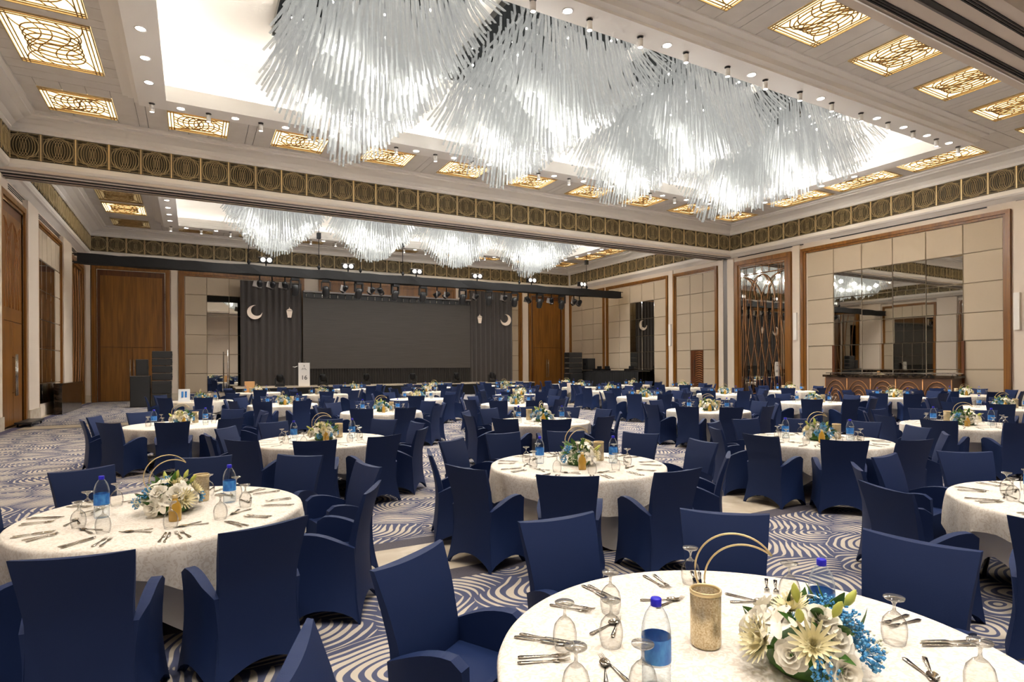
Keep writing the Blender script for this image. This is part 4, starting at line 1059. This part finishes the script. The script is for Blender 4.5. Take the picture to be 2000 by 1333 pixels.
for idx, (row, tx, ty, st) in enumerate(T):
    cnt[row] = cnt.get(row, 0)+1; oi = ORD[cnt[row]-1]; tn_ = '%s table from doors, %s' % (oi, ROWN[row]); rg = random.Random(100+idx)
    rzt = rg.uniform(0, pi)
    place(table0, (tx, ty, 0), rzt, 'round table with white spandex cover, %s' % tn_, 'round banquet tables')
    cl = link('tablecloth', cloths[idx % 5], None, (tx, ty, 0), (0, 0, rg.uniform(0, 6.28)))
    tag(cl, 'cream damask cloth draped over the %s' % tn_, 'tablecloth', 'damask tablecloths')
    order = sorted(st, key=lambda q: (90-q[0]) % 360)
    dist = math.hypot(tx, ty); near = idx in (0, 1, 2, 3, 4, 5, 7, 8)
    for k, (an, r) in enumerate(order):
        a = R(an+rg.uniform(-2, 2)*(0 if idx in (0, 2, 3) else 1)); rc = r-.30
        place(chair0, (tx+rc*cos(a), ty+rc*sin(a), 0), a+pi/2+R(rg.uniform(-5, 5)), 'navy stretch covered armchair, %s clockwise from stage side at %s' % (ORD[k], tn_), 'navy armchairs at the tables')
        # goblet
        sd = Vector((-sin(a), cos(a), 0)); rd = Vector((cos(a), sin(a), 0)); c0 = Vector((tx, ty, 0))
        gp = c0+rd*(.56+rg.uniform(-.03, .03))+sd*(.14+rg.uniform(-.04, .04))
        if idx == 0 and k < 7: gp = Vector(((1.66, 2.11), (2.24, 2.19), (2.47, 1.79), (2.47, 1.32), (2.33, .97), (1.12, 1.61), (1.29, 1.93))[k]+(0,))
        if idx <= 29:
            g = link('goblet', gob_me, None, (gp.x, gp.y, ZT)); tag(g, 'upturned stemmed goblet, %s clockwise from stage side at %s' % (ORD[k], tn_), 'glass', 'upturned goblets on the tables')
        else: far_gob.append((gp.x, gp.y))
        if near:
            def cut(kind, rr, ss, ang, lb):
                p = c0+rd*rr+sd*ss
                o = link(kind, CM[kind], None, (p.x, p.y, ZT), (0, 0, a+pi/2+R(ang+rg.uniform(-5, 5))))
                tag(o, lb, 'cutlery', kind.replace('_', ' ')+'s on the tables')
            sl = '%s setting clockwise, %s' % (ORD[k], tn_)
            cut('table_knife', .80, .17, 3, 'steel table knife, %s' % sl)
            cut('dinner_fork', .80, -.15, -4, 'steel dinner fork, %s' % sl)
            cut('dessert_spoon', .60, -.03, 70, 'steel dessert spoon, %s' % sl)
            if idx in (0, 1, 2, 3, 4):
                cut('table_knife', .81, .20, 6, 'second steel knife beside first, %s' % sl)
                cut('dinner_fork', .79, -.19, -9, 'outer steel fork, %s' % sl)
                cut('dinner_fork', .56, -.05, 98, 'dessert fork above the setting, %s' % sl)
    # centrepiece group, laid out towards the camera
    vw = Vector((-tx, -ty, 0)).normalized(); sdw = Vector((-vw.y, vw.x, 0)); c0 = Vector((tx, ty, ZT))
    def at(f, s): p = c0+vw*f+sdw*s; return (p.x, p.y, p.z)
    az = math.atan2(vw.y, vw.x)
    if near:
        place(bouq[idx % 2], at(.02, .02) if idx else (1.99, 1.37, ZT), rg.uniform(0, 6.28), 'white and blue flower centerpiece on the %s' % tn_, 'flower centerpieces')
    else:
        b = link('flower_centerpiece', bouq_far[idx % 2], None, at(.02, .02), (0, 0, rg.uniform(0, 6.28))); tag(b, 'white and blue flower centerpiece on the %s' % tn_, 'flower arrangement', 'flower centerpieces')
    br = [(-.02, -.44), (-.10, .42)]
    for k, (f_, s_) in enumerate(br):
        place(bottle0, ((1.41, 1.54, ZT), (2.29, 1.51, ZT))[k] if idx == 0 else at(f_+rg.uniform(-.03, .03), s_+rg.uniform(-.03, .03)), rg.uniform(0, 6.28), 'blue labelled water bottle, %s side of flowers, %s' % (('screen', 'mirror')[k], tn_), 'blue labelled water bottles')
    place(candle0, (1.80, 1.68, ZT) if idx == 0 else at(-.27, rg.choice((-.25, .25))), 0, 'gold mercury glass candle holder beside flowers, %s' % tn_, 'candle holders')
    place(ring0, (2.07, 1.76, ZT) if idx == 0 else at(-.42, 0), az+pi/2+(0 if idx == 0 else rg.choice((0, .2, 1.3, -.3, .5))), 'gold crescent ring stand behind flowers, %s' % tn_, 'gold crescent stands')
    if idx not in (0,): place(oil0, at(.36, .05), 0, 'small amber oil bottle before flowers, %s' % tn_, 'amber oil bottles')
mb = MB()
for x, y in far_gob: mb.lathe(gob_lo, 7, Matrix.Translation((x, y, ZT)), caps=False)
if far_gob: tag(mb.build('distant_goblets', 'goblet_glass'), 'upturned goblets on the tables of the stage row', 'glass', kind='stuff')
# cards
def card(x, y, z, wd, h, m, lb, rz=0.):
    t = thing('table_card', lb, 'sign', (x, y, z), rz)
    MB().box(-wd/2, wd/2, -.004, .004, .02, h, Matrix.Rotation(R(-8), 4, 'X')).build('card_face', m, t); MB().box(-wd/2, wd/2, -.02, .04, 0, .02).build('card_foot', m, t); return t
t = card(-.25, 22.1, ZT, .34, .42, 'label_white', 'white printed card with blue figures standing on a table', R(-5))
for sx in (-.05, .05): MB().box(sx-.03, sx+.03, -.012, -.006, .14, .34, Matrix.Rotation(R(-8), 4, 'X')).build('printed_figure', 'bottle_label', t)
card(2.25, 28.6, ZT, .42, .5, 'orange_card', 'orange card on a stand near the charcoal drape')
card(16.8, 24.6, ZT, .25, .25, 'cream_sign', 'small cream card on a table before the orange door')

t = thing('floor_trolley', 'low black trolley on the floor before the carved door', 'trolley', (-4.75, 24.7, 0))
MB().box(-.22, .22, -.9, .9, .10, .16).build('deck', 'black_plastic', t)
for sx in (-.16, .16):
    for sy in (-.75, .75): MB().lathe([(0, -.02), (.05, -.02), (.05, .02), (0, .02)], 10, Matrix.Translation((sx, sy, .05)) @ Matrix.Rotation(R(90), 4, 'Y')).build('caster', 'black_metal', t)
